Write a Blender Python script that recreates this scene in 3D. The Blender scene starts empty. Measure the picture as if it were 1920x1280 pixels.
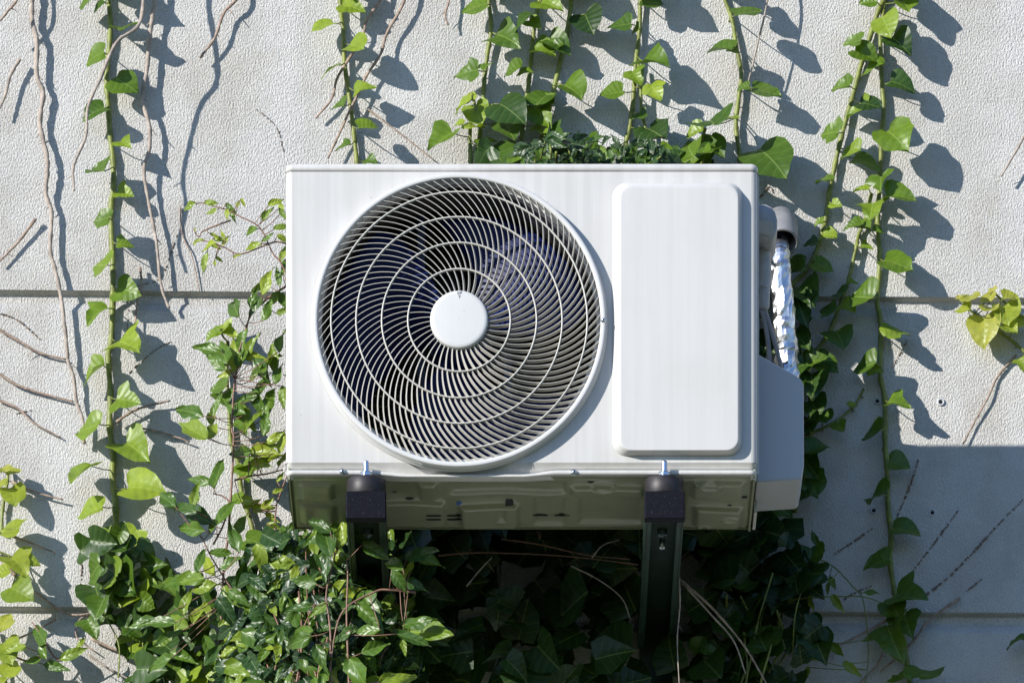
import bpy, bmesh, math, random
from mathutils import Vector, Matrix
R = math.radians
rnd = random.Random(7)
scene = bpy.context.scene
C = scene.collection

# ---------------------------------------------------------------- camera
FRONT = 0.734            # front of the unit, metres from the wall (wall face is y = 0)
GAP = 0.434              # back of the unit to the wall
DIST = 13.0              # camera to unit front
S = 1094.0               # pixels per metre at the unit front (1920 px wide picture)
FPX = S * DIST
TILT = 0.335
CY = -FRONT - DIST
CZ = -TILT * DIST
cam_d = bpy.data.cameras.new('camera')
cam = bpy.data.objects.new('camera', cam_d); C.objects.link(cam)
cam.location = (0, CY, CZ); cam.rotation_euler = (R(90), 0, 0)
cam_d.sensor_width = 36; cam_d.lens = FPX / 1920 * 36
cam_d.shift_y = TILT * FPX / 1920
cam_d.clip_end = 500
scene.camera = cam

# ---------------------------------------------------------------- light
SUN = Vector((1.2, 1.0, -0.565)).normalized()     # direction the light travels
TOSUN = -SUN
TOCAM = Vector((0, -0.948, -0.318))
w = bpy.data.worlds.new('World'); scene.world = w; w.use_nodes = True
nt = w.node_tree; nt.nodes.clear()
sky = nt.nodes.new('ShaderNodeTexSky'); sky.sky_type = 'NISHITA'; sky.sun_disc = False
sky.sun_elevation = math.asin(TOSUN.z); sky.sun_rotation = math.atan2(TOSUN.x, TOSUN.y)
sky.air_density = 1.0; sky.dust_density = 0.1; sky.ozone_density = 3.0
bg = nt.nodes.new('ShaderNodeBackground'); bg.inputs[1].default_value = 0.115
wo = nt.nodes.new('ShaderNodeOutputWorld')
tint = nt.nodes.new('ShaderNodeMix'); tint.data_type = 'RGBA'; tint.blend_type = 'MULTIPLY'; tint.inputs[0].default_value = 1
tint.inputs[7].default_value = (0.86, 0.98, 1.22, 1)
nt.links.new(sky.outputs[0], tint.inputs[6]); nt.links.new(tint.outputs[2], bg.inputs[0]); nt.links.new(bg.outputs[0], wo.inputs[0])
sd = bpy.data.lights.new('sun', 'SUN'); sd.energy = 5.0; sd.angle = R(0.5); sd.color = (1.0, 0.955, 0.885)
so = bpy.data.objects.new('sun', sd); C.objects.link(so)
so.rotation_euler = SUN.to_track_quat('-Z', 'Y').to_euler(); so.location = (-6, -6, 6)
scene.view_settings.view_transform = 'Standard'; scene.view_settings.look = 'None'
scene.view_settings.exposure = 0.35; scene.view_settings.gamma = 1

# ---------------------------------------------------------------- helpers
def P(px, py, d):
    """point that stands d metres in front of the wall and is seen at (px, py) of the 1920 x 1280 picture"""
    t = -d - CY
    return Vector(((px - 960) * t / FPX, -d, CZ + (640 + TILT * FPX - py) * t / FPX))
def X(px): return (px - 960) / S        # on the plane of the unit front
def Z(py): return (640 - py) / S

def link(name, me, mat=None, parent=None):
    o = bpy.data.objects.new(name, me); C.objects.link(o)
    if mat: me.materials.append(mat)
    if parent:
        o.parent = parent
        o.matrix_parent_inverse = Matrix.Translation(parent.location).inverted()
    return o
def tag(o, label=None, cat=None, group=None, kind=None):
    if label: o['label'] = label
    if cat: o['category'] = cat
    if group: o['group'] = group
    if kind: o['kind'] = kind
    return o
def thing(name, loc, label, cat, group=None):
    o = bpy.data.objects.new(name, None); C.objects.link(o); o.location = loc
    o.empty_display_size = 0.05
    return tag(o, label, cat, group)
def smooth(me, on=True):
    for p in me.polygons: p.use_smooth = on
class MB:
    def __init__(s): s.v = []; s.f = []; s.uv = []; s.tone = []; s.sm = []
    def add(s, vs, fs, uvs=None, tone=0.5, sm=True):
        b = len(s.v); s.v += [tuple(v) for v in vs]
        s.f += [tuple(i + b for i in f) for f in fs]
        s.uv += uvs if uvs else [(0.5, 0.5)] * len(vs)
        s.tone += [tone] * len(vs); s.sm += [sm] * len(fs)
    def box(s, x0, x1, y0, y1, z0, z1):
        v = [(x, y, z) for x in (x0, x1) for y in (y0, y1) for z in (z0, z1)]
        s.add(v, [(0,1,3,2),(4,6,7,5),(0,4,5,1),(2,3,7,6),(0,2,6,4),(1,5,7,3)], sm=False)
    def build(s, name, mat, parent=None, bevel=0, seg=2, attrs=False):
        me = bpy.data.meshes.new(name); me.from_pydata(s.v, [], s.f); me.update()
        me.polygons.foreach_set('use_smooth', s.sm)
        if attrs:
            ul = me.uv_layers.new(name='UVMap')
            buf = []
            for l in me.loops: buf += s.uv[l.vertex_index]
            ul.data.foreach_set('uv', buf)
            a = me.attributes.new('tone', 'FLOAT', 'POINT'); a.data.foreach_set('value', s.tone)
        o = link(name, me, mat, parent)
        if bevel:
            m = o.modifiers.new('bevel', 'BEVEL'); m.width = bevel; m.segments = seg; m.limit_method = 'ANGLE'; m.angle_limit = R(35)
            smooth(me)
            m2 = o.modifiers.new('wn', 'WEIGHTED_NORMAL'); m2.keep_sharp = True
        return o
    def tube(s, pts, rad, n=8, tone=0.5, wob=0, cap=True):
        pts = [Vector(p) for p in pts]; k = len(pts)
        if not isinstance(rad, (list, tuple)): rad = [rad] * k
        up = Vector((0.13, -1, 0.21)); vs = []; fs = []
        for i, p in enumerate(pts):
            t = (pts[min(i+1, k-1)] - pts[max(i-1, 0)])
            t = t.normalized() if t.length > 1e-9 else Vector((0, 0, 1))
            a = t.cross(up)
            if a.length < 1e-3: a = t.cross(Vector((1, 0, 0)))
            a.normalize(); b = t.cross(a)
            for j in range(n):
                th = 2 * math.pi * j / n
                r = rad[i] * (1 + (rnd.uniform(-wob, wob) if wob else 0))
                vs.append(p + a * (r * math.cos(th)) + b * (r * math.sin(th)))
        for i in range(k - 1):
            for j in range(n):
                fs.append((i*n+j, i*n+(j+1)%n, (i+1)*n+(j+1)%n, (i+1)*n+j))
        if cap: fs.append(tuple(range(n))[::-1]); fs.append(tuple((k-1)*n+j for j in range(n)))
        s.add(vs, fs, tone=tone)
def spline(pts, step=6):
    pts = [Vector(p) for p in pts]
    if len(pts) < 3:
        return [pts[0].lerp(pts[-1], i / step) for i in range(step + 1)]
    P_ = [2*pts[0]-pts[1]] + pts + [2*pts[-1]-pts[-2]]; out = []
    for i in range(1, len(P_) - 2):
        a, b, c, d = P_[i-1], P_[i], P_[i+1], P_[i+2]
        for k in range(step):
            t = k / step
            out.append(0.5 * ((2*b) + (c-a)*t + (2*a-5*b+4*c-d)*t*t + (3*b-a-3*c+d)*t*t*t))
    out.append(pts[-1]); return out

# ---------------------------------------------------------------- materials
def mat(name):
    m = bpy.data.materials.new(name); m.use_nodes = True
    n = m.node_tree; n.nodes.clear()
    out = n.nodes.new('ShaderNodeOutputMaterial'); b = n.nodes.new('ShaderNodeBsdfPrincipled')
    n.links.new(b.outputs[0], out.inputs[0])
    return m, n, b, out
def N(n, t, **kw):
    x = n.nodes.new(t)
    for k, v in kw.items():
        if k.startswith('i_'): x.inputs[int(k[2:])].default_value = v
        else: setattr(x, k, v)
    return x
def ramp(n, src, stops):
    r = n.nodes.new('ShaderNodeValToRGB'); e = r.color_ramp.elements
    e[0].position, e[0].color = stops[0][0], (*stops[0][1], 1)
    e[1].position, e[1].color = stops[-1][0], (*stops[-1][1], 1)
    for p, c in stops[1:-1]:
        q = e.new(p); q.color = (*c, 1)
    n.links.new(src, r.inputs[0]); return r.outputs[0]
def mapped(n, scale, coord='Object'):
    tc = n.nodes.new('ShaderNodeTexCoord'); mp = n.nodes.new('ShaderNodeMapping')
    mp.inputs['Scale'].default_value = scale; n.links.new(tc.outputs[coord], mp.inputs[0]); return mp.outputs[0]
def noise(n, vec, scale, detail=4, rough=0.55):
    x = n.nodes.new('ShaderNodeTexNoise'); x.inputs['Scale'].default_value = scale
    x.inputs['Detail'].default_value = detail; x.inputs['Roughness'].default_value = rough
    n.links.new(vec, x.inputs['Vector']); return x.outputs['Fac']
def math_(n, op, a, b=None, c=None):
    x = n.nodes.new('ShaderNodeMath'); x.operation = op
    for i, v in enumerate((a, b, c)):
        if v is None: continue
        if isinstance(v, (int, float)): x.inputs[i].default_value = v
        else: n.links.new(v, x.inputs[i])
    return x.outputs[0]
def mixc(n, f, a, b, mode='MIX'):
    x = n.nodes.new('ShaderNodeMix'); x.data_type = 'RGBA'; x.blend_type = mode
    for i, v in ((0, f), (6, a), (7, b)):
        if isinstance(v, (int, float)): x.inputs[i].default_value = v
        elif isinstance(v, tuple): x.inputs[i].default_value = (*v, 1)
        else: n.links.new(v, x.inputs[i])
    return x.outputs[2]
def bump(n, b, h, strength, dist):
    x = n.nodes.new('ShaderNodeBump'); x.inputs['Strength'].default_value = strength; x.inputs['Distance'].default_value = dist
    n.links.new(h, x.inputs['Height']); n.links.new(x.outputs[0], b.inputs['Normal']); return x

def simple(name, col, rough=0.5, metal=0, var=0.12, nscale=40, bscale=None, bstr=0.2, bdist=0.001, spec=0.5):
    m, n, b, o = mat(name)
    v = mapped(n, (1, 1, 1)); f = noise(n, v, nscale)
    lo = tuple(c * (1 - var) for c in col); hi = tuple(min(1, c * (1 + var)) for c in col)
    n.links.new(ramp(n, f, [(0.3, lo), (0.7, hi)]), b.inputs['Base Color'])
    b.inputs['Roughness'].default_value = rough; b.inputs['Metallic'].default_value = metal
    b.inputs['Specular IOR Level'].default_value = spec
    if bscale: bump(n, b, noise(n, v, bscale, 5), bstr, bdist)
    return m

def concrete():
    m, n, b, o = mat('rough_concrete')
    v1 = mapped(n, (1, 1, 0.62)); v0 = mapped(n, (1, 1, 1))
    big = noise(n, v0, 1.6, 5); mid = noise(n, v0, 14, 5, 0.6)
    vs = mapped(n, (9, 9, 0.8)); st = noise(n, vs, 1.0, 4)
    col = ramp(n, math_(n, 'ADD', math_(n, 'MULTIPLY', big, 0.5), math_(n, 'MULTIPLY', mid, 0.5)),
               [(0.32, (0.61, 0.603, 0.588)), (0.5, (0.685, 0.68, 0.668)), (0.68, (0.75, 0.746, 0.735))])
    stf = ramp(n, st, [(0.35, (0.86, 0.85, 0.82)), (0.6, (1, 1, 1))])
    col = mixc(n, 0.6, col, stf, 'MULTIPLY')
    bl = noise(n, v0, 4.5, 6, 0.65)
    col = mixc(n, 0.75, col, ramp(n, bl, [(0.40, (0.86, 0.84, 0.80)), (0.52, (1, 1, 1))]), 'MULTIPLY')
    gr = noise(n, v0, 420, 2, 0.5)
    col = mixc(n, 1.0, col, ramp(n, gr, [(0.36, (0.80, 0.79, 0.77)), (0.52, (1, 1, 1))]), 'MULTIPLY')
    # small dark pits and debris specks
    sp = noise(n, v0, 60, 3, 0.7)
    spk = ramp(n, sp, [(0.70, (1, 1, 1)), (0.76, (0.45, 0.38, 0.30))])
    col = mixc(n, 0.8, col, spk, 'MULTIPLY')
    n.links.new(col, b.inputs['Base Color'])
    b.inputs['Roughness'].default_value = 0.9; b.inputs['Specular IOR Level'].default_value = 0.2
    h1 = noise(n, v1, 325, 3, 0.6); h2 = noise(n, v1, 800, 2, 0.6); h3 = noise(n, v0, 45, 3)
    r1 = ramp(n, h1, [(0.30, (0, 0, 0)), (0.66, (1, 1, 1))])
    h = math_(n, 'ADD', math_(n, 'ADD', math_(n, 'MULTIPLY', r1, 0.75), math_(n, 'MULTIPLY', h2, 0.5)), math_(n, 'MULTIPLY', h3, 0.5))
    bump(n, b, h, 1.0, 0.0033)
    return m

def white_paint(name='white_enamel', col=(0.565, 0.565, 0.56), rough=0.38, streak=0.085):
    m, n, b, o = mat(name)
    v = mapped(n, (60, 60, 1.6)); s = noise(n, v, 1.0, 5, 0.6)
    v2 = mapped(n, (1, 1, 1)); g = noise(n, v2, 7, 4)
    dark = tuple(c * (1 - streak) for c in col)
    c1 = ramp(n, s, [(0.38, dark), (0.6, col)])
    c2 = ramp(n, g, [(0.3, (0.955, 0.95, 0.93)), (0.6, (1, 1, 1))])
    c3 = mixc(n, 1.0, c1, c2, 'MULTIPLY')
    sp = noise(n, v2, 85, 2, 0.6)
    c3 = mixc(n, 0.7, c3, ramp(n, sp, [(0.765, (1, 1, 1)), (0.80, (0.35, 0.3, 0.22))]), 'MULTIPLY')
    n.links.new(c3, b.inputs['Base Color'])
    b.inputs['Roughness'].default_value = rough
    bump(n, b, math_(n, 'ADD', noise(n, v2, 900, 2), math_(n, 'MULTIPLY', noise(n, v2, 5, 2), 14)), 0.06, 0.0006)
    return m

def leaf_mat(name, stops, trans=0.30, rough=0.42, rim=(0.5, 0.62, 0.2), gloss=0.5):
    m, n, b, out = mat(name)
    at = N(n, 'ShaderNodeAttribute', attribute_name='tone')
    base = ramp(n, at.outputs['Fac'], stops)
    uv = N(n, 'ShaderNodeUVMap', uv_map='UVMap'); sx = n.nodes.new('ShaderNodeSeparateXYZ'); n.links.new(uv.outputs[0], sx.inputs[0])
    u = math_(n, 'ABSOLUTE', math_(n, 'SUBTRACT', sx.outputs[0], 0.5))
    vv = sx.outputs[1]
    mid = math_(n, 'LESS_THAN', u, 0.016)
    side = math_(n, 'ADD', math_(n, 'SUBTRACT', vv, math_(n, 'MULTIPLY', u, 0.7)), math_(n, 'MULTIPLY', math_(n, 'MULTIPLY', u, u), 0.5))
    fr = math_(n, 'FRACT', math_(n, 'MULTIPLY', side, 5.0))
    sv = math_(n, 'LESS_THAN', math_(n, 'ABSOLUTE', math_(n, 'SUBTRACT', fr, 0.5)), 0.055)
    vein = math_(n, 'MAXIMUM', math_(n, 'MULTIPLY', mid, 0.75), math_(n, 'MULTIPLY', sv, 0.24))
    v0 = mapped(n, (1, 1, 1)); nz = noise(n, v0, 90, 3)
    blot = ramp(n, nz, [(0.3, (0.78, 0.82, 0.72)), (0.7, (1.12, 1.08, 1.0))])
    base = mixc(n, 1.0, base, blot, 'MULTIPLY')
    lite = mixc(n, 0.28, base, rim, 'MIX')
    col = mixc(n, vein, base, lite)
    n.links.new(col, b.inputs['Base Color'])
    b.inputs['Roughness'].default_value = rough; b.inputs['Specular IOR Level'].default_value = gloss
    hh = math_(n, 'ADD', math_(n, 'ABSOLUTE', math_(n, 'SUBTRACT', fr, 0.5)), math_(n, 'MULTIPLY', nz, 0.5))
    bump(n, b, hh, 0.5, 0.0018)
    tr = n.nodes.new('ShaderNodeBsdfTranslucent')
    n.links.new(mixc(n, 1.0, col, (1.25, 1.35, 0.5), 'MULTIPLY'), tr.inputs[0])
    mx = n.nodes.new('ShaderNodeMixShader'); mx.inputs[0].default_value = trans
    n.links.new(b.outputs[0], mx.inputs[1]); n.links.new(tr.outputs[0], mx.inputs[2]); n.links.new(mx.outputs[0], out.inputs[0])
    return m

def foil():
    m, n, b, o = mat('crinkled_foil')
    b.inputs['Metallic'].default_value = 1; b.inputs['Roughness'].default_value = 0.34
    v = mapped(n, (1, 1, 0.5)); vo = n.nodes.new('ShaderNodeTexVoronoi'); vo.inputs['Scale'].default_value = 62
    vo.feature = 'F1'; n.links.new(v, vo.inputs['Vector'])
    f = noise(n, v, 34, 2)
    n.links.new(ramp(n, f, [(0.35, (0.62, 0.64, 0.68)), (0.65, (0.92, 0.93, 0.95))]), b.inputs['Base Color'])
    bump(n, b, math_(n, 'ADD', vo.outputs['Distance'], f), 0.6, 0.003)
    return m

def grass():
    m, n, b, o = mat('grass_ground')
    v = mapped(n, (1, 1, 1)); f = noise(n, v, 0.8, 6)
    n.links.new(ramp(n, f, [(0.3, (0.055, 0.065, 0.022)), (0.7, (0.105, 0.11, 0.045))]), b.inputs['Base Color'])
    b.inputs['Roughness'].default_value = 0.95
    return m

M = {}
M['wall'] = concrete()
M['white'] = white_paint(col=(0.57, 0.565, 0.555))
M['cover'] = white_paint('white_cover_enamel', (0.57, 0.567, 0.56), 0.33, 0.05)
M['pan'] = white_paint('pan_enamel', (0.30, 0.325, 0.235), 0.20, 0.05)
M['grille'] = simple('grille_plastic', (0.52, 0.505, 0.465), 0.42, var=0.06, nscale=30)
M['cap'] = white_paint('cap_plastic', (0.60, 0.605, 0.61), 0.45, 0.02)
M['shroud'] = simple('shroud_dark', (0.055, 0.052, 0.048), 0.35, var=0.3, nscale=25)
M['black'] = simple('cavity_black', (0.006, 0.006, 0.007), 0.8, var=0.2)
M['fan'] = simple('navy_plastic', (0.007, 0.014, 0.075), 0.38, var=0.25, nscale=12, spec=0.12)
M['coil'] = simple('coil_fins', (0.018, 0.018, 0.016), 0.5, 0.4, var=0.4, nscale=160)
M['bluebar'] = simple('blue_motor_bar', (0.015, 0.03, 0.09), 0.4, var=0.3)
M['blueclip'] = simple('blue_clip', (0.02, 0.10, 0.45), 0.4)
M['zinc'] = simple('zinc_steel', (0.55, 0.62, 0.72), 0.28, 1.0, var=0.15, nscale=300, bscale=500, bstr=0.2)
M['rubber'] = simple('black_rubber', (0.018, 0.015, 0.017), 0.5, var=0.45, nscale=60, bscale=300)
M['greenpaint'] = simple('dark_green_enamel', (0.012, 0.035, 0.022), 0.4, var=0.4, nscale=40, bscale=200)
M['greyplastic'] = simple('grey_plastic', (0.40, 0.40, 0.40), 0.5, var=0.12, nscale=50)
M['beige'] = simple('beige_plastic', (0.42, 0.38, 0.30), 0.5, var=0.15)
M['cable'] = simple('grey_cable', (0.26, 0.25, 0.26), 0.5, var=0.12)
M['pvc'] = simple('pvc_grey', (0.24, 0.24, 0.25), 0.4, var=0.15)
M['foil'] = foil()
M['plug'] = simple('plug_plastic', (0.50, 0.52, 0.55), 0.5)
M['bark'] = simple('dry_bark', (0.33, 0.25, 0.20), 0.85, var=0.38, nscale=90, bscale=260, bstr=0.7, bdist=0.002, spec=0.2)
M['pale_bark'] = simple('pale_dry_bark', (0.37, 0.315, 0.27), 0.85, var=0.3, nscale=70, bscale=240, bstr=0.7, bdist=0.002, spec=0.2)
M['scar'] = simple('root_scar', (0.20, 0.155, 0.125), 0.9, var=0.4, nscale=200)
M['stem'] = simple('green_stem', (0.17, 0.20, 0.04), 0.5, var=0.4, nscale=70, bscale=200, bstr=0.4)
M['redstem'] = simple('red_brown_stem', (0.22, 0.12, 0.085), 0.55, var=0.3, nscale=70)
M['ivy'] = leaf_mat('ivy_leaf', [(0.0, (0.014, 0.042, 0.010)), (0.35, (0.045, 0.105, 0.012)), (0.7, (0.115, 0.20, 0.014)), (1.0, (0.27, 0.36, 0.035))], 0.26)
M['young'] = leaf_mat('young_ivy_leaf', [(0.0, (0.12, 0.20, 0.02)), (0.6, (0.27, 0.34, 0.035)), (1.0, (0.46, 0.42, 0.09))], 0.38)
M['point'] = leaf_mat('pointed_leaf', [(0.0, (0.012, 0.036, 0.015)), (0.4, (0.028, 0.075, 0.020)), (0.75, (0.085, 0.165, 0.018)), (1.0, (0.26, 0.33, 0.035))], 0.2, 0.36, gloss=0.4)

# cap gets scratches: dark navy blue paint with pale specks
def cap_paint():
    m, n, b, o = mat('speckled_cap')
    v = mapped(n, (1, 1, 1)); f = noise(n, v, 420, 3, 0.7)
    n.links.new(ramp(n, f, [(0.4, (0.003, 0.0035, 0.007)), (0.66, (0.007, 0.008, 0.015)), (0.80, (0.16, 0.17, 0.22))]), b.inputs['Base Color'])
    b.inputs['Roughness'].default_value = 0.65; b.inputs['Specular IOR Level'].default_value = 0.12
    bump(n, b, f, 0.3, 0.001); return m
M['endcap'] = cap_paint()

# rusty valve cover: white enamel, brown wear along the lower right edge
def rusty_white():
    m, n, b, o = mat('worn_white_enamel')
    v = mapped(n, (1, 1, 1)); f = noise(n, v, 30, 6, 0.7)
    tc = n.nodes.new('ShaderNodeTexCoord'); sp = n.nodes.new('ShaderNodeSeparateXYZ'); n.links.new(tc.outputs['Object'], sp.inputs[0])
    mr = N(n, 'ShaderNodeMapRange'); n.links.new(sp.outputs[2], mr.inputs[0])
    mr.inputs[1].default_value = Z(905); mr.inputs[2].default_value = Z(925)
    mx = N(n, 'ShaderNodeMapRange'); n.links.new(sp.outputs[0], mx.inputs[0])
    mx.inputs[1].default_value = X(1440); mx.inputs[2].default_value = X(1505)
    k = math_(n, 'MULTIPLY', math_(n, 'MULTIPLY', mr.outputs[0], mx.outputs[0]), ramp(n, f, [(0.45, (0, 0, 0)), (0.62, (1, 1, 1))]))
    n.links.new(mixc(n, k, (0.41, 0.43, 0.46), (0.16, 0.09, 0.045)), b.inputs['Base Color'])
    b.inputs['Roughness'].default_value = 0.35
    return m
M['worn'] = rusty_white()

# ---------------------------------------------------------------- ground
gb = MB(); gb.add([(-250, -300, -6.3), (250, -300, -6.3), (250, 60, -6.3), (-250, 60, -6.3)], [(0, 1, 2, 3)], sm=False)
tag(gb.build('ground', grass()), kind='structure')

# ---------------------------------------------------------------- wall with two pressed joints
def zw(px, py): return P(px, py, 0).z
def build_wall():
    mb = MB(); xs = [-9 + 18 * i / 90 for i in range(91)]
    x960 = P(0, 0, 0).x; x1920 = P(1920, 0, 0).x
    def jz(pl, pr, x):
        t = (x - x960) / (x1920 - x960); zl = zw(0, pl); zr = zw(1920, pr); return zl + (zr - zl) * t
    rows = []
    for x in xs:
        a = jz(543, 558, x); c = jz(1136, 1148, x); col = []
        col.append((x, 0, 7.0)); col.append((x, 0, a + 0.5))
        for z, s in ((a, 1), (c, 1)):
            col += [(x, 0, z), (x, 0.004, z - 0.002), (x, 0.015, z - 0.0045), (x, 0.016, z - 0.018), (x, 0.011, z - 0.022), (x, 0, z - 0.037)]
        col += [(x, 0, -6.3), (x, 0.35, -6.3), (x, 0.35, 7.0)]
        rows.append(col)
    m = len(rows[0]); vs = [p for c in rows for p in c]; fs = []
    for i in range(len(xs) - 1):
        for j in range(m):
            fs.append((i*m+j, i*m+(j+1) % m, (i+1)*m+(j+1) % m, (i+1)*m+j))
    fs.append(tuple(range(m))[::-1]); fs.append(tuple((len(xs)-1)*m + j for j in range(m)))
    mb.add(vs, fs, sm=False)
    return mb.build('wall', M['wall'])
tag(build_wall(), 'pale grey rough concrete wall with two horizontal joints behind the air conditioner', 'wall')

# wall plugs
for px, py, lab in ((1645, 752, 'grey plastic wall plug just left of the thick ivy stem, in the upper pair'),
                    (1764, 754, 'grey plastic wall plug in sunlit concrete, right one of the upper pair'),
                    (1638, 957, 'shaded grey wall plug under an ivy leaf, left one of the lower pair'),
                    (1748, 961, 'shaded grey wall plug on bare concrete, right one of the lower pair')):
    mb = MB(); c = P(px, py, 0); n_ = 20; vs = []; fs = []
    prof = [(0.0068, 0.0), (0.0066, 0.003), (0.0048, 0.0035), (0.0034, 0.001), (0.0034, -0.012)]
    for i in range(n_):
        th = 2 * math.pi * i / n_
        for r, d in prof: vs.append((c.x + r * math.cos(th), -d, c.z + r * math.sin(th)))
    k = len(prof)
    for i in range(n_):
        for j in range(k - 1): fs.append((i*k+j, ((i+1) % n_)*k+j, ((i+1) % n_)*k+j+1, i*k+j+1))
    mb.add(vs, fs)
    t = thing('wall_plug', c, lab, 'wall plug', 'wall plugs left in the concrete')
    mb.build('collar', M['plug'], t)
    hb = MB(); hb.add([(c.x + 0.0036*math.cos(2*math.pi*i/16), -0.0012, c.z + 0.0036*math.sin(2*math.pi*i/16)) for i in range(16)], [tuple(range(16))])
    hb.build('hole', M['black'], t)

# ---------------------------------------------------------------- the air conditioner
FY, BY = -FRONT, -GAP
ac = thing('air_conditioner', (X(978), (FY + BY) / 2, Z(884)), 'white outdoor air conditioner unit with round fan grille, carried on two brackets off the wall', 'air conditioner')

xl, xr, zt, zb = X(536), X(1420), Z(322), Z(866)
def plan(x0, x1, y0, y1, r, n=6, rb=0.008):
    """rounded plan outline, counter-clockwise seen from above, starting at the front left"""
    out = []
    for cx, cy, a0, rr in ((x0+r, y0+r, 180, r), (x1-r, y0+r, 270, r), (x1-rb, y1-rb, 0, rb), (x0+rb, y1-rb, 90, rb)):
        for i in range(n + 1):
            a = R(a0 + 90 * i / n); out.append((cx + rr*math.cos(a), cy + rr*math.sin(a)))
    return out
# casing: sides and back, open in front where the front panel sits
pl = plan(xl, xr, FY, BY, 0.011)
mb = MB(); q = len(pl)
vs = [(x, y, z) for z in (zb, zt-0.02, zt) for x, y in pl]; fs = []
for i in range(q):
    if i == 6: continue         # the straight front run
    j = (i + 1) % q
    if i != 20: fs.append((i, j, q + j, q + i))      # the back stays open behind the coil
    fs.append((q+i, q+j, 2*q + j, 2*q + i))
mb.add(vs, fs)
mb.build('casing', M['white'], ac)
# front panel with the round opening
fcx, fcz = 861, 603          # centre of the ring on the panel plane (pixels)
def front_panel():
    mb = MB(); x0, x1 = xl + 0.011, xr - 0.011; cx, cz, r = X(fcx), Z(fcz), 258 / S
    angs = [2 * math.pi * i / 160 for i in range(160)]
    cor = [math.atan2(z - cz, x - cx) % (2*math.pi) for x, z in ((x0, zb), (x1, zb), (x1, zt), (x0, zt))]
    for c_ in cor:
        k = min(range(160), key=lambda i: abs(angs[i] - c_)); angs[k] = c_
    vs = []
    for a in angs:
        ca, sa = math.cos(a), math.sin(a)
        vs.append((cx + r*ca, FY, cz + r*sa))
        ts = []
        if abs(ca) > 1e-9: ts.append(((x1 if ca > 0 else x0) - cx) / ca)
        if abs(sa) > 1e-9: ts.append(((zt if sa > 0 else zb) - cz) / sa)
        t = min(ts); vs.append((cx + t*ca, FY, cz + t*sa))
    for a in angs: vs.append((cx + r*math.cos(a), FY + 0.03, cz + r*math.sin(a)))
    fs = []
    for i in range(160):
        j = (i + 1) % 160
        fs.append((2*i, 2*i+1, 2*j+1, 2*j)); fs.append((2*i, 2*j, 320+j, 320+i))
    mb.add(vs, fs, sm=False)
    return mb.build('front_panel', M['white'], ac)
fp = front_panel()
# folded lip below the front panel, dipping under the fan ring
def dip(px): 
    a = max(0, min(1, (px - 690) / 75)); b_ = max(0, min(1, (1050 - px) / 75))
    sm = lambda t: t*t*(3-2*t)
    return sm(a) * sm(b_)
def lip():
    mb = MB(); xs = [537 + (1419-537) * i / 220 for i in range(221)]; rows = []
    for px in xs:
        d = dip(px) * 8
        e = 0.0
        k = min(px - 537, 1419 - px)
        if k < 11: e = 0.011 * (1 - math.sqrt(max(0, 1 - (1 - k/11)**2)))
        rows.append([(X(px), FY+e, Z(866)), (X(px), FY+e, Z(867.5)), (X(px), FY+e+0.017, Z(874+d)), (X(px), FY+e+0.018, Z(877+d)),
                     (X(px), FY+e+0.003, Z(880+d)), (X(px), FY+e+0.002, Z(884+d)), (X(px), FY+e+0.003, Z(888+d*.6)), (X(px), FY+e+0.03, Z(889+d*.4))])
    m = len(rows[0]); vs = [p for r_ in rows for p in r_]; fs = []
    for i in range(len(xs)-1):
        for j in range(m-1): fs.append((i*m+j, i*m+j+1, (i+1)*m+j+1, (i+1)*m+j))
    mb.add(vs, fs)
    o = mb.build('front_lip', M['white'], ac)
    return o
lip()
# lid
def lid():
    pl0 = plan(xl-0.001, xr+0.0012, FY-0.0012, BY+0.002, 0.013)
    cx, cy = (xl+xr)/2, (FY+BY)/2
    mb = MB(); lv = [(zt+0.0009, 0.003), (zt+0.0006, 0.0), (Z(313), 0.0), (Z(308.5), 0.0018), (Z(305.5), 0.0065), (Z(304.6), 0.014)]
    vs = []; q = len(pl0)
    for z, ins in lv:
        for x, y in plan(xl-0.001+ins, xr+0.0012-ins, FY-0.0012+ins, BY+0.002-ins, max(0.002, 0.013-ins)): vs.append((x, y, z))
    fs = []
    for k in range(len(lv)-1):
        for i in range(q):
            j = (i+1) % q; fs.append((k*q+i, k*q+j, (k+1)*q+j, (k+1)*q+i))
    fs.append(tuple((len(lv)-1)*q + i for i in range(q)))
    mb.add(vs, fs)
    me = mb.build('lid', M['white'], ac)
    for p in me.data.polygons:
        if abs(p.normal.z) > 0.95: p.use_smooth = False
    return me
lid()
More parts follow.
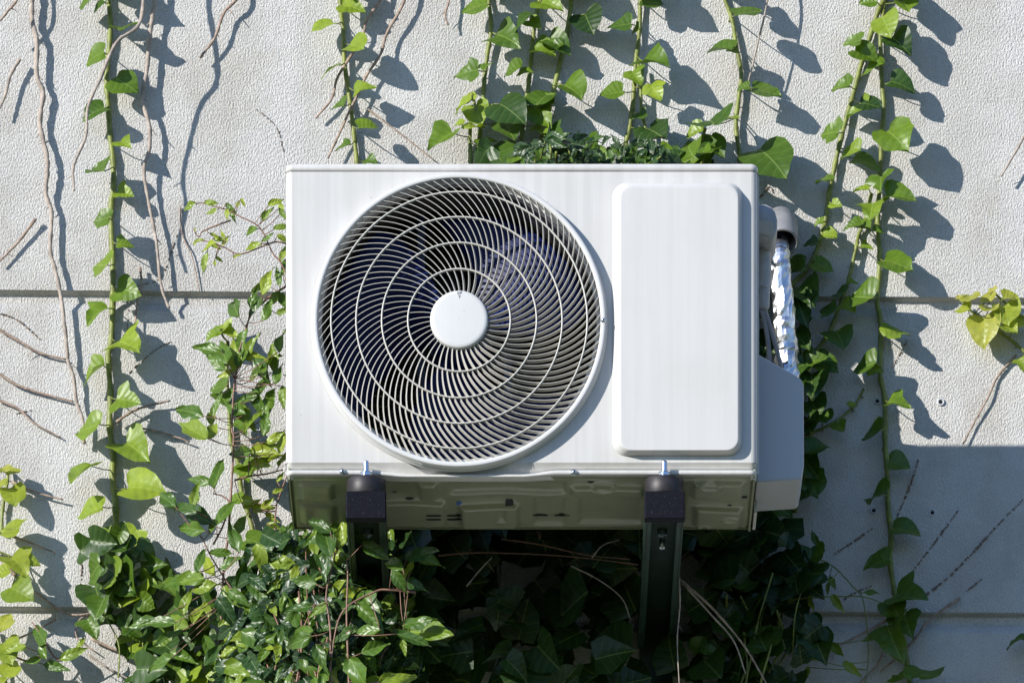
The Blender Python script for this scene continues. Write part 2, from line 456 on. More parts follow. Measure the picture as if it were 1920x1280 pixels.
# raised service cover
def rrect(x0, x1, z0, z1, r, n=7):
    out = []
    for cx, cz, a0 in ((x1-r, z1-r, 0), (x0+r, z1-r, 90), (x0+r, z0+r, 180), (x1-r, z0+r, 270)):
        for i in range(n+1):
            a = R(a0 + 90*i/n); out.append((cx + r*math.cos(a), cz + r*math.sin(a)))
    return out
def service():
    H = 0.019; mb = MB(); lv = []
    ox0, ox1, oz0, oz1 = X(1148), X(1392), Z(855), Z(343)
    ix0, ix1, iz0, iz1 = X(1161), X(1384), Z(850.5), Z(356)
    prof = [(0.0, 0.0), (0.08, 0.06), (0.85, 0.90), (1.0, 0.97), (1.15, 0.995), (1.4, 1.0)]
    vs = []
    for t, h in prof:
        L = lambda a, b: a + (b-a)*t
        rr = (27 - 5*min(t, 1)) / S
        for x, z in rrect(L(ox0, ix0), L(ox1, ix1), L(oz0, iz0), L(oz1, iz1), rr):
            vs.append((x, FY - 0.0004 - H*h, z))
    q = 32; fs = []
    for k in range(len(prof)-1):
        for i in range(q):
            j = (i+1) % q; fs.append((k*q+i, (k+1)*q+i, (k+1)*q+j, k*q+j))
    fs.append(tuple((len(prof)-1)*q+i for i in range(q))[::-1])
    mb.add(vs, fs); o = mb.build('service_cover', M['cover'], ac)
    o.data.polygons[len(fs)-1].use_smooth = False
    return o
service()

# fan grille ------------------------------------------------------------
gx, gz = X(861), Z(599)
gr_h = 0.020                      # ring stands this far off the panel
gcz = Z(599 + TILT*gr_h*S)        # real centre so that the raised ring reads at (861, 598)
def lathe(mb, cx, cz, prof, n=160, close=False, tone=.5):
    """prof: list of (radius, y); turned about the axis through (cx, cz) along y"""
    vs = []; fs = []; k = len(prof)
    for i in range(n):
        th = 2*math.pi*i/n
        for r, y in prof: vs.append((cx + r*math.cos(th), y, cz + r*math.sin(th)))
    for i in range(n):
        j = (i+1) % n
        for a in range(k if close else k-1):
            b = (a+1) % k; fs.append((i*k+a, i*k+b, j*k+b, j*k+a))
    mb.add(vs, fs, tone=tone)
gm = MB()
y1 = FY - gr_h
def notch(a):   # small bite with the screw at the right of the ring
    return 0
lathe(gm, gx, gcz, [(278.5/S, FY-0.001), (278/S, FY-0.004), (275.5/S, FY-0.005), (275/S, y1+0.003), (274/S, y1+0.0008), (272.5/S, y1), (267.5/S, y1), (266/S, y1+0.0008), (265/S, y1+0.003), (263/S, FY+0.02), (262/S, FY+0.02)])
gring = gm.build('grille_frame', M['cap'], ac)
rb = MB()
RB0, RD = FY - 0.0175, 0.0082      # front face of ribs, rib depth
def dome(r): return 0.0
rr_px = [54, 96, 145, 193, 240, 267]
counts = [43, 66, 87, 95, 99]
def phi(r): return R(6 + 43 * min(1, max(0, (r - 54) / 190)) ** 0.9)
# integrate the spiral once
tab = [(54, 0.0)]; th = 0; r = 54.0
while r < 268:
    th += math.tan(phi(r)) / r * 0.5; r += 0.5; tab.append((r, th))
def theta(r): return tab[min(len(tab)-1, max(0, int((r-54)/0.5)))][1]
def strip(mb, pts2, w, y0, dep, tw=0.0026):
    """pts2: (x,z) centre line -> thin fin, width w in the picture plane, depth dep"""
    k = len(pts2); vs = []
    for i, (x, z) in enumerate(pts2):
        a = pts2[max(i-1, 0)]; b = pts2[min(i+1, k-1)]
        tx, tz = b[0]-a[0], b[1]-a[1]; L = math.hypot(tx, tz) or 1; nx, nz = -tz/L, tx/L
        h = w/2
        rr = math.hypot(x-gx, z-gcz); ex, ez = (z-gcz)/rr*tw, -(x-gx)/rr*tw      # the back edge leans clockwise
        vs += [(x-nx*h*.55, y0, z-nz*h*.55), (x+nx*h*.55, y0, z+nz*h*.55), (x+nx*h, y0+dep*.12, z+nz*h), (x+nx*h*.5+ex, y0+dep, z+nz*h*.5+ez), (x-nx*h*.5+ex, y0+dep, z-nz*h*.5+ez), (x-nx*h, y0+dep*.12, z-nz*h)]
    fs = []
    for i in range(k-1):
        for j in range(6): fs.append((i*6+j, i*6+(j+1) % 6, (i+1)*6+(j+1) % 6, (i+1)*6+j))
    fs.append((0, 1, 2, 3, 4, 5)); fs.append(tuple((k-1)*6+j for j in range(6))[::-1])
    mb.add(vs, fs, sm=False)
for zi in range(5):
    r0, r1, cnt = rr_px[zi], rr_px[zi+1], counts[zi]
    for i in range(cnt):
        a0 = 2*math.pi*(i + 0.37*zi)/cnt
        pts = []
        for k in range(8):
            r = r0 + (r1-r0)*k/7; a = a0 + theta(r) + math.pi/2
            pts.append((gx + r/S*math.cos(a), gcz + r/S*math.sin(a)))
        strip(rb, pts, 0.0013, RB0, RD)
rb.build('grille_ribs', M['grille'], ac)
for r in rr_px[1:-1]:
    m2 = MB(); a = 1.5/S
    lathe(m2, gx, gcz, [((r-1.1)/S, RB0-0.0013), ((r+1.1)/S, RB0-0.0013), ((r+1.6)/S, RB0+0.001), ((r+1.0)/S, RB0+RD), ((r-1.0)/S, RB0+RD), ((r-1.6)/S, RB0+0.001)], close=True)
    m2.build('grille_ring', M['grille'], ac)
m2 = MB()
lathe(m2, gx, gcz, [(0.0005/1, RB0-0.006), (46/S, RB0-0.006), (51/S, RB0-0.0056), (53.5/S, RB0-0.004), (54.4/S, RB0-0.001), (54.4/S, RB0+RD)], n=96)
cap_o = m2.build('grille_cap', M['cap'], ac)
# embossed UP and arrow on the cap
em = MB(); ey0, ey1 = RB0-0.0073, RB0-0.0058
def bar(x0, z0, x1, z1, w=0.0011):
    L = math.hypot(x1-x0, z1-z0); nx, nz = -(z1-z0)/L*w/2, (x1-x0)/L*w/2
    v = [(x0+nx, z0+nz), (x0-nx, z0-nz), (x1-nx, z1-nz), (x1+nx, z1+nz)]
    em.add([(x, ey0, z) for x, z in v] + [(x, ey1, z) for x, z in v], [(0,1,2,3), (0,4,5,1), (1,5,6,2), (2,6,7,3), (3,7,4,0)], sm=False)
ux, uz = X(857), Z(546+TILT*0.024*S)
h_ = 0.0042
bar(ux, uz, ux, uz-h_); bar(ux, uz-h_, ux+0.0022, uz-h_); bar(ux+0.0022, uz-h_, ux+0.0022, uz)
px0 = ux+0.0042
bar(px0, uz, px0, uz-h_); bar(px0, uz, px0+0.0022, uz); bar(px0+0.0022, uz, px0+0.0022, uz-h_/2); bar(px0+0.0022, uz-h_/2, px0, uz-h_/2)
ax_ = ux+0.0033
bar(ax_, uz-0.0062, ax_, uz-0.0108); bar(ax_, uz-0.0060, ax_-0.0022, uz-0.0078); bar(ax_, uz-0.0060, ax_+0.0022, uz-0.0078)
em.build('embossed_mark', M['cap'], cap_o)

def screw(px, py, y, r, par, name='screw'):
    m3 = MB(); c = (X(px), Z(py + TILT*(FY - y)*S))
    lathe(m3, c[0], c[1], [(0.0001, y-0.0035), (r*.55, y-0.0033), (r*.9, y-0.002), (r, y), (r*1.25, y), (r*1.3, y+0.003)], n=20)
    o = m3.build(name, M['zinc'], par)
    m4 = MB()
    for a in (R(20), R(110)):
        dx, dz = math.cos(a)*r*.5, math.sin(a)*r*.5; w_ = r*.13
        nx, nz = -math.sin(a)*w_, math.cos(a)*w_
        m4.add([(c[0]-dx+nx, y-0.0038, c[1]-dz+nz), (c[0]-dx-nx, y-0.0038, c[1]-dz-nz), (c[0]+dx-nx, y-0.0038, c[1]+dz-nz), (c[0]+dx+nx, y-0.0038, c[1]+dz+nz)], [(0,1,2,3)], sm=False)
    m4.build('cross_slot', M['black'], o)
screw(642, 883, FY-0.001, 0.0042, ac); screw(1076, 884.5, FY-0.001, 0.0042, ac); screw(1131, 600, FY-0.0201, 0.0036, ac)

# inside: barrel, cavity, coil, motor bars, fan
sb = MB(); lathe(sb, gx, gcz, [(263/S, FY+0.004), (261/S, FY+0.02), (252/S, FY+0.06), (252/S, FY+0.10), (268/S, FY+0.115)], n=128)
sb.build('fan_shroud', M['shroud'], ac)
cb = MB()  # black box added to keep the white casing dark inside
x0, x1, z0, z1 = X(548), X(1150), Z(880), Z(330); ya, yb = FY+0.02, BY-0.004
cb.add([(x0,ya,z0),(x1,ya,z0),(x1,ya,z1),(x0,ya,z1),(x0,yb,z0),(x1,yb,z0),(x1,yb,z1),(x0,yb,z1)], [(0,1,5,4),(1,2,6,5),(2,3,7,6),(3,0,4,7)], sm=False)
cb.add([(x1,yb,z0),(X(1405),yb,z0),(X(1405),yb,z1),(x1,yb,z1)], [(0,1,2,3)], sm=False)
cb.build('cavity_dark_box', M['black'], ac)
co = MB(); zz = z0
while zz < z1:
    co.box(x0, x1, BY-0.03, BY-0.006, zz, zz+0.0105); zz += 0.0185
for k in range(5): 
    xx = x0 + (x1-x0)*(k+.5)/5; co.box(xx-.006, xx+.006, BY-0.034, BY-0.031, z0, z1)
co.build('condenser_coil', M['coil'], ac)
bb = MB()
for px in (788, 952): bb.box(X(px-7), X(px+7), FY+0.135, FY+0.145, z0, z1)
bb.build('motor_bracket', M['bluebar'], ac)
fan = MB(); lathe(fan, gx, gcz, [(0.001, FY+0.05), (50/S, FY+0.05), (56/S, FY+0.056), (58/S, FY+0.12)], n=64)
fan_o = fan.build('fan_hub', M['fan'], ac)
for k in range(3):
    f2 = MB(); vs = []; fs = []; nr, na = 12, 14
    for i in range(nr+1):
        r = (55 + 190*i/nr)/S; sweep = 0.42*(i/nr)**1.3
        span = R(62 + 30*math.sin(math.pi*min(1, i/nr*1.0)*.5))
        for j in range(na+1):
            u = j/na - .5
            a = R(150) + k*2*math.pi/3 + sweep + u*span
            y = FY + 0.083 + 0.050*u + 0.01*math.sin(u*3)
            vs.append((gx + r*math.cos(a), y, gcz + r*math.sin(a)))
    for i in range(nr):
        for j in range(na): 
            a = i*(na+1)+j; fs.append((a, a+1, a+na+2, a+na+1))
    f2.add(vs, fs); o = f2.build('fan_blade', M['fan'], fan_o)
    s_ = o.modifiers.new('s', 'SOLIDIFY'); s_.thickness = 0.002

# base pan seen from below
def ss(t): t = max(0, min(1, t)); return t*t*(3-2*t)
def rr2(u, v, u0, u1, v0, v1, e=0.016):
    ev = e*2.6
    return ss((u-u0)/e)*ss((u1-u)/e)*ss((v-v0)/ev)*ss((v1-v)/ev)
BOSS = [(.27,.325,.08,.42,.008), (.36,.50,.50,.93,.010), (.19,.34,.44,.92,.008), (.52,.60,.40,.95,-.006), (.60,.77,.15,.34,.008),
        (.62,.77,.42,.92,-.006), (.34,.60,.10,.34,-.006), (.86,.985,.06,.40,.008), (.87,.985,.55,.93,.009), (.015,.10,.10,.44,.006), (.015,.10,.52,.90,.006), (.80,.86,.1,.9,-.005), (.44,.47,.55,.80,-.006)]
DISC = [(.675,.16,.020), (.905,.12,.018), (.955,.72,.014), (.90,.88,.010)]
PX0, PX1, PY0 = X(541), X(1416), FY + 0.012
def zpan(x, y):
    u = (x-PX0)/(PX1-PX0); v = (y-PY0)/(BY-PY0); zz = Z(889)
    for u0, u1, v0, v1, h in BOSS: zz -= h*rr2(u, v, u0, u1, v0, v1)
    zz += 0.0014*math.sin(u*31)*ss(v*3)*ss((1-v)*4)
    for du, dv, rad in DISC:
        d = math.hypot((u-du)*.8, (v-dv)*.3)/rad; zz -= 0.003*(ss((1.2-d)/.25) - ss((.85-d)/.2))
    e = min(u, 1-u)*.8
    return zz + 0.006*(1-ss(e/.008)) + .008*(1-ss((1-v)*.3/.008))
def pan():
    nx, ny = 300, 90; vs = []; fs = []
    for i in range(nx+1):
        for j in range(ny+1):
            x = PX0 + (PX1-PX0)*i/nx; y = PY0 + (BY-PY0)*j/ny; vs.append((x, y, zpan(x, y)))
    for i in range(nx):
        for j in range(ny):
            a = i*(ny+1)+j; fs.append((a, a+1, a+ny+2, a+ny+1))
    m_ = MB(); m_.add(vs, fs)
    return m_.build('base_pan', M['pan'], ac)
pan_o = pan()
sk = MB()
sk.box(X(540), X(543), FY+0.012, BY, Z(894), Z(864)); sk.box(X(1413), X(1417), FY+0.012, BY, Z(894), Z(864))
sk.box(X(543), X(1413), BY-0.003, BY, Z(890), Z(864))
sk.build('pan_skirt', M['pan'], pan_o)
def on_pan(px, py):
    z = Z(889)
    for _ in range(8):
        t = (z - CZ) * FPX / (640 + TILT*FPX - py); x = (px-960)*t/FPX; y = CY + t; z = zpan(x, y)
    return Vector((x, y, z - 0.0007))
def slot(px, py, w, h, name='vent_slot', m='black'):
    pts = []; rx = min(w/2, h*2.2)
    for cx, s0 in ((px + w/2 - rx, -90), (px - w/2 + rx, 90)):
        for i in range(9):
            t = R(s0 + 180*i/8); pts.append(on_pan(cx + rx*math.cos(t), py - h/2*math.sin(t)))
    m_ = MB(); c = on_pan(px, py); k = len(pts)
    m_.add([c] + pts, [(0, 1+i, 1+(i+1) % k) for i in range(k)], sm=False)
    return m_.build(name, M[m], pan_o)
for px, py in ((813, 966), (852, 966), (813, 973), (852, 973), (1013, 965), (1053, 965)): slot(px, py, 30, 3.2)
slot(935, 985, 25, 6, 'drain_hole'); slot(861, 943, 11, 8, 'blue_clip', 'blueclip'); slot(1108, 903, 14, 3.5)
slot(768, 942, 17, 5); slot(955, 943, 15, 5); slot(1396, 931, 11, 5); slot(1368, 956, 9, 3); slot(740, 921, 9, 2.5)

# valve cover on the right side
def cover():
    y0, y1 = -0.635, -0.475
    k = lambda px, py: (P(px, py, -y0).x, P(px, py, -y0).z)
    pts = [k(1418, 661), k(1493, 703), k(1502, 710), k(1507, 721), k(1507.5, 870), k(1503, 895), k(1498, 900), k(1418, 905)]
    n_ = len(pts); cx = sum(p[0] for p in pts)/n_; cz = sum(p[1] for p in pts)/n_
    m_ = MB(); lv = [(y0, .985), (y0+.003, .996), (y0+.007, 1.0), (y1, 1.0)]; vs = []; fs = []
    for y, s_ in lv:
        for x, z in pts: vs.append((cx + (x-cx)*s_, y, cz + (z-cz)*s_))
    for a in range(3):
        for i in range(n_): 
            j = (i+1) % n_; fs.append((a*n_+i, a*n_+j, (a+1)*n_+j, (a+1)*n_+i))
    fs.append(tuple(range(n_))[::-1]); fs.append(tuple(3*n_+i for i in range(n_)))
    m_.add(vs, fs, sm=False); return m_.build('valve_cover', M['worn'], ac, bevel=0.009, seg=5)
cover()
# edge strip of the right side panel
es = MB(); es.box(xr-0.001, xr+0.0035, FY+0.02, FY+0.024, Z(880), zt); es.box(xr+0.001, xr+0.006, BY-0.10, BY-0.004, Z(892), Z(866))
es.build('side_flange', M['white'], ac)

# cable entry hood (upper right), grey sleeve and two cables
def hood():
    m_ = MB(); y0, y1 = -0.56, -0.45; prof = []
    base = [(1418, 380), (1436, 381), (1447, 386), (1454, 396), (1458, 410), (1457.5, 432), (1452, 446), (1444, 452), (1418, 440)]
    pts = [P(px, py, 0.56) for px, py in base]; n_ = len(pts)
    cx = sum(p.x for p in pts)/n_; cz = sum(p.z for p in pts)/n_; vs = []; fs = []
    for y, s_ in ((y0, .86), (y0+.004, .95), (y0+.012, 1), (y1, 1)):
        vs += [(cx+(p.x-cx)*s_, y, cz+(p.z-cz)*s_) for p in pts]
    for a in range(3):
        for i in range(n_):
            j = (i+1) % n_; fs.append((a*n_+i, a*n_+j, (a+1)*n_+j, (a+1)*n_+i))
    fs.append(tuple(range(n_))[::-1]); m_.add(vs, fs)
    m_.build('cable_hood', M['greyplastic'], ac)
    b_ = MB(); q_ = [P(1422, 412, .562), P(1449, 414, .562), P(1450, 430, .562), P(1444, 444, .562), P(1422, 436, .562)]
    b_.add([(p.x, p.y, p.z) for p in q_] + [(p.x, p.y+0.01, p.z) for p in q_], [(0,1,2,3,4), (0,5,6,1), (1,6,7,2), (2,7,8,3), (3,8,9,4)], sm=False)
    b_.build('hood_opening', M['beige'], ac, bevel=0.002)
hood()
m_ = MB(); m_.tube(spline([P(1424, 448, .50), P(1429, 440, .50), P(1433, 452, .50), P(1434, 490, .50), P(1434, 530, .50), P(1431, 541, .50)], 5), [0.006]*5+[0.0115]*21, n=14)
m_.build('pipe_sleeve', M['greyplastic'], ac)
m_ = MB(); m_.tube([P(1433, 538, .50), P(1434, 541, .50), P(1433, 575, .50), P(1431, 581, .50)], [0.007, 0.0095, 0.0092, 0.007], n=14); m_.build('pipe_collar', M['greyplastic'], ac)
for pts in ([(1432, 576), (1442, 606), (1452, 640), (1460, 668), (1467, 700)], [(1428, 580), (1436, 612), (1441, 650), (1442, 690), (1441, 705)]):
    m_ = MB(); m_.tube(spline([P(x, y, .50) for x, y in pts], 6), 0.0042, n=10); m_.build('cable', M['cable'], ac)

# foil wrapped pipe and the grey elbow it comes out of
m_ = MB(); fpts = spline([P(1461, 452, .10), P(1461, 475, .14), P(1464, 520, .15), P(1470, 600, .15), (P(1475, 665, .15)), P(1478, 730, .15), P(1480, 800, .14)], 8)
fpts = [p + Vector((rnd.uniform(-.0012, .0012), rnd.uniform(-.001, .001), rnd.uniform(-.003, .003))) for p in fpts]
m_.tube(fpts, [0.0178 + 0.0006*math.sin(i*2.1) + 0.003*min(1, i/34) for i in range(len(fpts))], n=17, wob=0.07)
m_.sm = [False]*len(m_.sm)
fo = m_.build('foil_wrapped_pipe', M['foil']); tag(fo, 'silver foil wrapped insulated pipe dropping out of a grey elbow beside the air conditioner', 'pipe')
e = MB(); ep = spline([P(1462, 420, -0.02), P(1462, 420, .04), P(1463, 424, .085), P(1464, 436, .118), P(1465, 456, .135)], 6); n_ = 28
e.tube(ep, [0.031]*len(ep), n=n_, cap=False)
el = e.build('conduit_elbow', M['pvc']); el.modifiers.new('s', 'SOLIDIFY').thickness = 0.004
tag(el, 'dark grey plastic conduit elbow coming out of the wall with an open mouth facing down', 'conduit')

# ---------------------------------------------------------------- brackets
def bracket(px, lab):
    xc = X(px) * (CY + 0.765) / (CY + FRONT) * 1.0
    zt_ = P(px, 920, 0.765).z; zb_ = P(px, 972, 0.765).z; w_ = 0.0345
    t = thing('wall_bracket', (xc, 0, zb_), lab, 'bracket', 'brackets carrying the air conditioner')
    a = MB()                       # inverted channel
    th_ = 0.004; y0, y1 = -0.758, -0.004
    a.box(xc-w_+.001, xc-w_+.001+th_, y0, y1, zb_+.002, zt_-.003); a.box(xc+w_-.001-th_, xc+w_-.001, y0, y1, zb_+.002, zt_-.003)
    a.box(xc-w_+.0012, xc+w_-.0012, y0+.0005, y1-.0005, zt_-.0031, zt_-.0002)
    a.box(xc-w_+.001+th_, xc-w_+.013, y0+.001, y1-.001, zb_+.0022, zb_+.0052); a.box(xc+w_-.013, xc+w_-.001-th_, y0+.001, y1-.001, zb_+.0022, zb_+.0052)
    a.build('arm', M['greenpaint'], t, bevel=0.0008, seg=1)
    c = MB(); c.box(xc-w_, xc+w_, -0.766, -0.742, zb_, zt_); c.build('end_cap', M['endcap'], t, bevel=0.0022)
    pl_ = MB(); pl_.box(xc-.03, xc+.03, -0.006, 0, zb_-.25, zt_+.03); pl_.build('wall_plate', M['greenpaint'], t, bevel=0.001, seg=1)
    yc = -0.728
    def cyl(prof, n__=48):
        m__ = MB(); vs = []; fs = []; k = len(prof)
        for i in range(n__):
            an = 2*math.pi*i/n__
            for r, z in prof: vs.append((xc + r*math.cos(an), yc + r*math.sin(an), z))
        for i in range(n__):
            j = (i+1) % n__
            for b in range(k-1): fs.append((i*k+b, j*k+b, j*k+b+1, i*k+b+1))
        m__.add(vs, fs); return m__
    zr = P(px, 889, -yc+.033).z
    cyl([(0.001, zt_+.0004), (0.0325, zt_+.0004), (0.0335, zt_+.002), (0.0335, zr-.0015), (0.0322, zr), (0.001, zr)]).build('rubber_mount', M['rubber'], t)
    ys = yc - 0.018                  # stud in front of the lip
    st = MB(); k = 24
    pr = []; z = zr; 
    while z < P(px, 866, -ys).z: pr += [(0.0052, z), (0.0046, z+.0009)]; z += 0.0018
    pr += [(0.0040, z+.0008), (0.0002, z+.001)]
    vs = []; fs = []; kk = len(pr)
    for i in range(k):
        an = 2*math.pi*i/k
        for r, zz in pr: vs.append((xc + r*math.cos(an), ys + r*math.sin(an), zz))
    for i in range(k):
        j = (i+1) % k
        for b in range(kk-1): fs.append((i*kk+b, j*kk+b, j*kk+b+1, i*kk+b+1))
    st.add(vs, fs); bo = st.build('bolt', M['zinc'], t)
    nb = MB(); hx = [(xc + 0.0095*math.cos(R(60*i+10)), ys + 0.0095*math.sin(R(60*i+10))) for i in range(6)]
    nb.add([(x, y, zr+.0002) for x, y in hx] + [(x, y, zr+.0085) for x, y in hx], [(0,1,2,3,4,5), (11,10,9,8,7,6)] + [(i, (i+1) % 6, 6+(i+1) % 6, 6+i) for i in range(6)], sm=False)
    nb.build('nut', M['zinc'], bo, bevel=0.0008)
    hb_ = MB(); c0 = P(px-3, 1075, 0.42)
    yb_ = -0.56
    hx = [(xc + 0.009*math.cos(R(60*i)), yb_ + 0.009*math.sin(R(60*i))) for i in range(6)]
    hb_.add([(x, y, zt_-.012) for x, y in hx] + [(x, y, zt_-.0035) for x, y in hx], [(0,1,2,3,4,5)] + [(i, (i+1) % 6, 6+(i+1) % 6, 6+i) for i in range(6)], sm=False)
    hb_.tube([(xc, yb_, zt_-.012), (xc, yb_, zt_-.036)], 0.0048, n=14)
    hb_.build('bolt', M['zinc'], t)
bracket(686, 'left steel wall bracket with black end cap, its arm half hidden by the leafy bush')
bracket(1246, 'right steel wall bracket with black end cap and open green channel arm')

# ---------------------------------------------------------------- leaves
def grid_leaf(kind):
    if kind == 'ivy':
        prof = [(0.0, .12, .04), (.04, .34, .13), (.12, .50, .15), (.23, .62, .05), (.34, .54, .02), (.45, .44, .0), (.58, .38, 0), (.73, .27, 0), (.88, .13, 0), (1.0, .006, 0)]
    elif kind == 'heart':
        prof = [(0.0, .14, .04), (.04, .38, .13), (.12, .51, .14), (.25, .60, .07), (.40, .59, .02), (.55, .53, .0), (.70, .42, 0), (.83, .27, 0), (.93, .12, 0), (1.0, .006, 0)]
    elif kind == 'lobed':
        prof = [(0.0, .10, .02), (.05, .34, .11), (.13, .48, .14), (.24, .70, -.02), (.33, .60, -.02), (.44, .40, .02), (.58, .35, 0), (.74, .27, 0), (.90, .12, 0), (1.0, .004, 0)]
    else:
        prof = [(0.0, .02, 0), (.08, .13, 0), (.20, .215, 0), (.34, .25, 0), (.48, .235, 0), (.62, .185, 0), (.76, .12, 0), (.88, .06, 0), (.95, .025, 0), (1.0, .003, 0)]
    return prof
PROF = {k: grid_leaf(k) for k in ('ivy', 'heart', 'lobed', 'point')}
US = (-1, -.62, -.28, 0, .28, .62, 1)
def leaf(mb, base, axis, nrm, L, kind='ivy', fold=.25, curl=-.15, tone=.5, wscale=1.0, rg=rnd, low=False):
    axis = axis.normalized(); nrm = (nrm - axis*nrm.dot(axis)).normalized(); side = axis.cross(nrm)
    vs = []; uv = []; prof = PROF[kind]; us = (-1, -.5, 0, .5, 1) if low else US
    if low: prof = prof[::2] + [prof[-1]]
    ph = rg.uniform(0, 6.28); wv = rg.uniform(.03, .10); tw = rg.uniform(-.25, .25); asym = rg.uniform(-.08, .08)
    jit = [rg.uniform(-.035, .035) for _ in prof]
    for (v, w_, back), jt in zip(prof, jit):
        for u in us:
            ww = (w_ + (jt if 0 < v < 1 else 0)) * wscale * (1 + asym*(1 if u > 0 else -1))
            x = u*ww; y = v - back*abs(u)**2 
            z = fold*abs(x) - .18*fold*x*x + curl*v*v + wv*math.sin(ph + 7*v + 2.5*u)*abs(u) + tw*x*v
            p = base + side*(x*L) + axis*(y*L) + nrm*(z*L)
            vs.append(p); uv.append((.5 + .5*u*min(1, w_*1.9 if kind != 'point' else w_*4), v))
    m = len(us); fs = []
    for i in range(len(prof)-1):
        for j in range(m-1): fs.append((i*m+j, i*m+j+1, (i+1)*m+j+1, (i+1)*m+j))
    mb.add(vs, fs, uv, tone)
def screen_axis(n, ang):
    c, s = math.cos(R(ang)), math.sin(R(ang))
    den = n.y + TILT*n.z
    if abs(den) < 0.12: den = math.copysign(.12, den or -1)
    ay = -(n.x*c + n.z*s)/den
    ay = max(-1.5, min(1.5, ay))
    return Vector((c, ay, s + TILT*ay))
def rv(a, rg=rnd): return Vector((rg.uniform(-a, a), rg.uniform(-a, a), rg.uniform(-a, a)))
def put_leaf(mb, st, px, py, size, ang, tone, d=.045, kind='ivy', sunw=.42, camw=.46, upw=.60, jit=.27, stem_pt=None, pet_r=.0011, big=1.0, rg=rnd, low=False, fold=None):
    """a leaf seen centred on (px, py) with its length about size pixels; returns nothing"""
    n = (TOSUN*sunw + TOCAM*camw + Vector((0, 0, upw)) + rv(jit, rg)).normalized()
    a = screen_axis(n, ang); k = min(a.length, 1.30); L = size*big/1030.0 * k
    ctr = P(px, py, d); base = ctr - a.normalized()*L*.42
    leaf(mb, base, a, n, L, kind, fold=(fold if fold is not None else rg.uniform(.10, .60)), curl=rg.uniform(-.42, -.02), tone=tone, wscale=rg.uniform(.80, 1.02)*(.86 if kind == 'point' else 1), rg=rg, low=low)
    if st is not None and stem_pt is not None:
        q = Vector(stem_pt); mid = (q + base)/2 + Vector((0, -.006, -.004))
        st.tube(spline([q, mid, base + a.normalized()*L*.03], 3), pet_r, n=5)
def nearest(pts, p):
    return min(pts, key=lambda q: (q.x-p.x)**2 + (q.z-p.z)**2)
def vine(stem_px, leaves, lab, d=.009, r=(5.5, 5.5), group='green ivy vines climbing the wall', name='ivy_vine', lm='ivy', ld=.044, big=.95, extra=None, cat='ivy'):
    """stem_px: list of (px, py) ; leaves: (px, py, size, angle, tone[, depth])"""
    if stem_px[0][1] <= 10 and stem_px[1][1] < 90 and stem_px[0][1] < stem_px[1][1] and len(stem_px) > 5:     # the vine goes on above the picture
        x0 = stem_px[0][0]; stem_px = [(x0-4, -190), (x0-2, -100)] + stem_px
        leaves = leaves + [(x0+24, -30, 48, -10, .6), (x0-26, -62, 46, 190, .6), (x0+26, -95, 48, -10, .6), (x0-26, -130, 48, 190, .6)]
    ds = [d + rnd.uniform(-.002, .004) for _ in stem_px]
    pts = spline([P(x, y, dd) for (x, y), dd in zip(stem_px, ds)], 8)
    t = thing(name, pts[-1], lab, cat, group)
    sm_, fm = MB(), MB()
    k = len(pts); rad = [(r[0] + (r[1]-r[0])*i/(k-1))/1040.0*(1 + .10*math.sin(i*.9) + (.16 if i % 8 == 0 else 0)) for i in range(k)]
    sm_.tube(pts, rad, n=10, wob=.04)
    for lf in leaves:
        px, py, size, ang, tone = lf[:5]; size = size if size < 50 else 50 + (size-50)*.55; dd = lf[5] if len(lf) > 5 else ld*rnd.uniform(.75, 1.3)*(0.7 + size/110)
        c = P(px, py, dd); 
        kind = lf[6] if len(lf) > 6 else rnd.choice(['ivy', 'heart', 'heart', 'lobed', 'heart'])
        s_pt = nearest(pts, P(px, py - 4, d))
        put_leaf(fm, sm_, px, py, size, ang, max(0, min(1, tone + rnd.uniform(-.06, .06))), dd, kind, stem_pt=s_pt, big=big)
    if extra: extra(sm_, fm)
    # little aerial rootlets hold the stem on the wall
    for i in range(3, k-3, 5):
        p = pts[i]; sm_.tube([p, Vector((p.x+rnd.uniform(-.006, .006), 0.0, p.z+rnd.uniform(-.008, .004)))], 0.0011, n=4)
    sm_.build('stem', M['stem'], t)
    if fm.f: fm.build('foliage', M[lm], t, attrs=True)
    return t
Rt, Lt = -22, 200     # tip directions for leaves on the right / left of a stem

vine([(202, -20), (207, 40), (206, 80), (203, 110), (200, 150), (203, 200), (206, 250), (212, 300), (213, 350), (208, 400), (212, 510), (209, 635), (203, 668), (207, 735), (206, 803), (212, 850), (211, 892), (216, 938), (218, 982), (224, 1010)],
     [(160, 4, 32, Lt, .6), (188, 12, 30, 215, .35), (238, 49, 44, 30, .6), (178, 104, 46, Lt, .6), (232, 154, 46, Rt, .6), (178, 208, 46, Lt, .4), (232, 267, 30, -10, .8), (185, 319, 38, 170, .45),
      (232, 361, 30, -5, .85), (192, 410, 36, 190, .5), (233, 457, 32, 0, .8), (191, 497, 40, 180, .75), (237, 543, 44, -10, .7), (185, 583, 46, Lt, .7), (237, 643, 58, -12, .85), (176, 694, 58, 205, .75),
      (237, 749, 46, -5, .8), (166, 800, 58, 195, .75), (252, 838, 72, -25, .78), (155, 885, 66, 215, .85), (266, 910, 80, 10, .95), (172, 957, 62, 200, .95), (190, 1018, 36, 190, .9), (223, 1000, 34, -60, .35)],
     'longest straight ivy vine with thick green stem, running down the left of the wall', r=(4.6, 6.2))
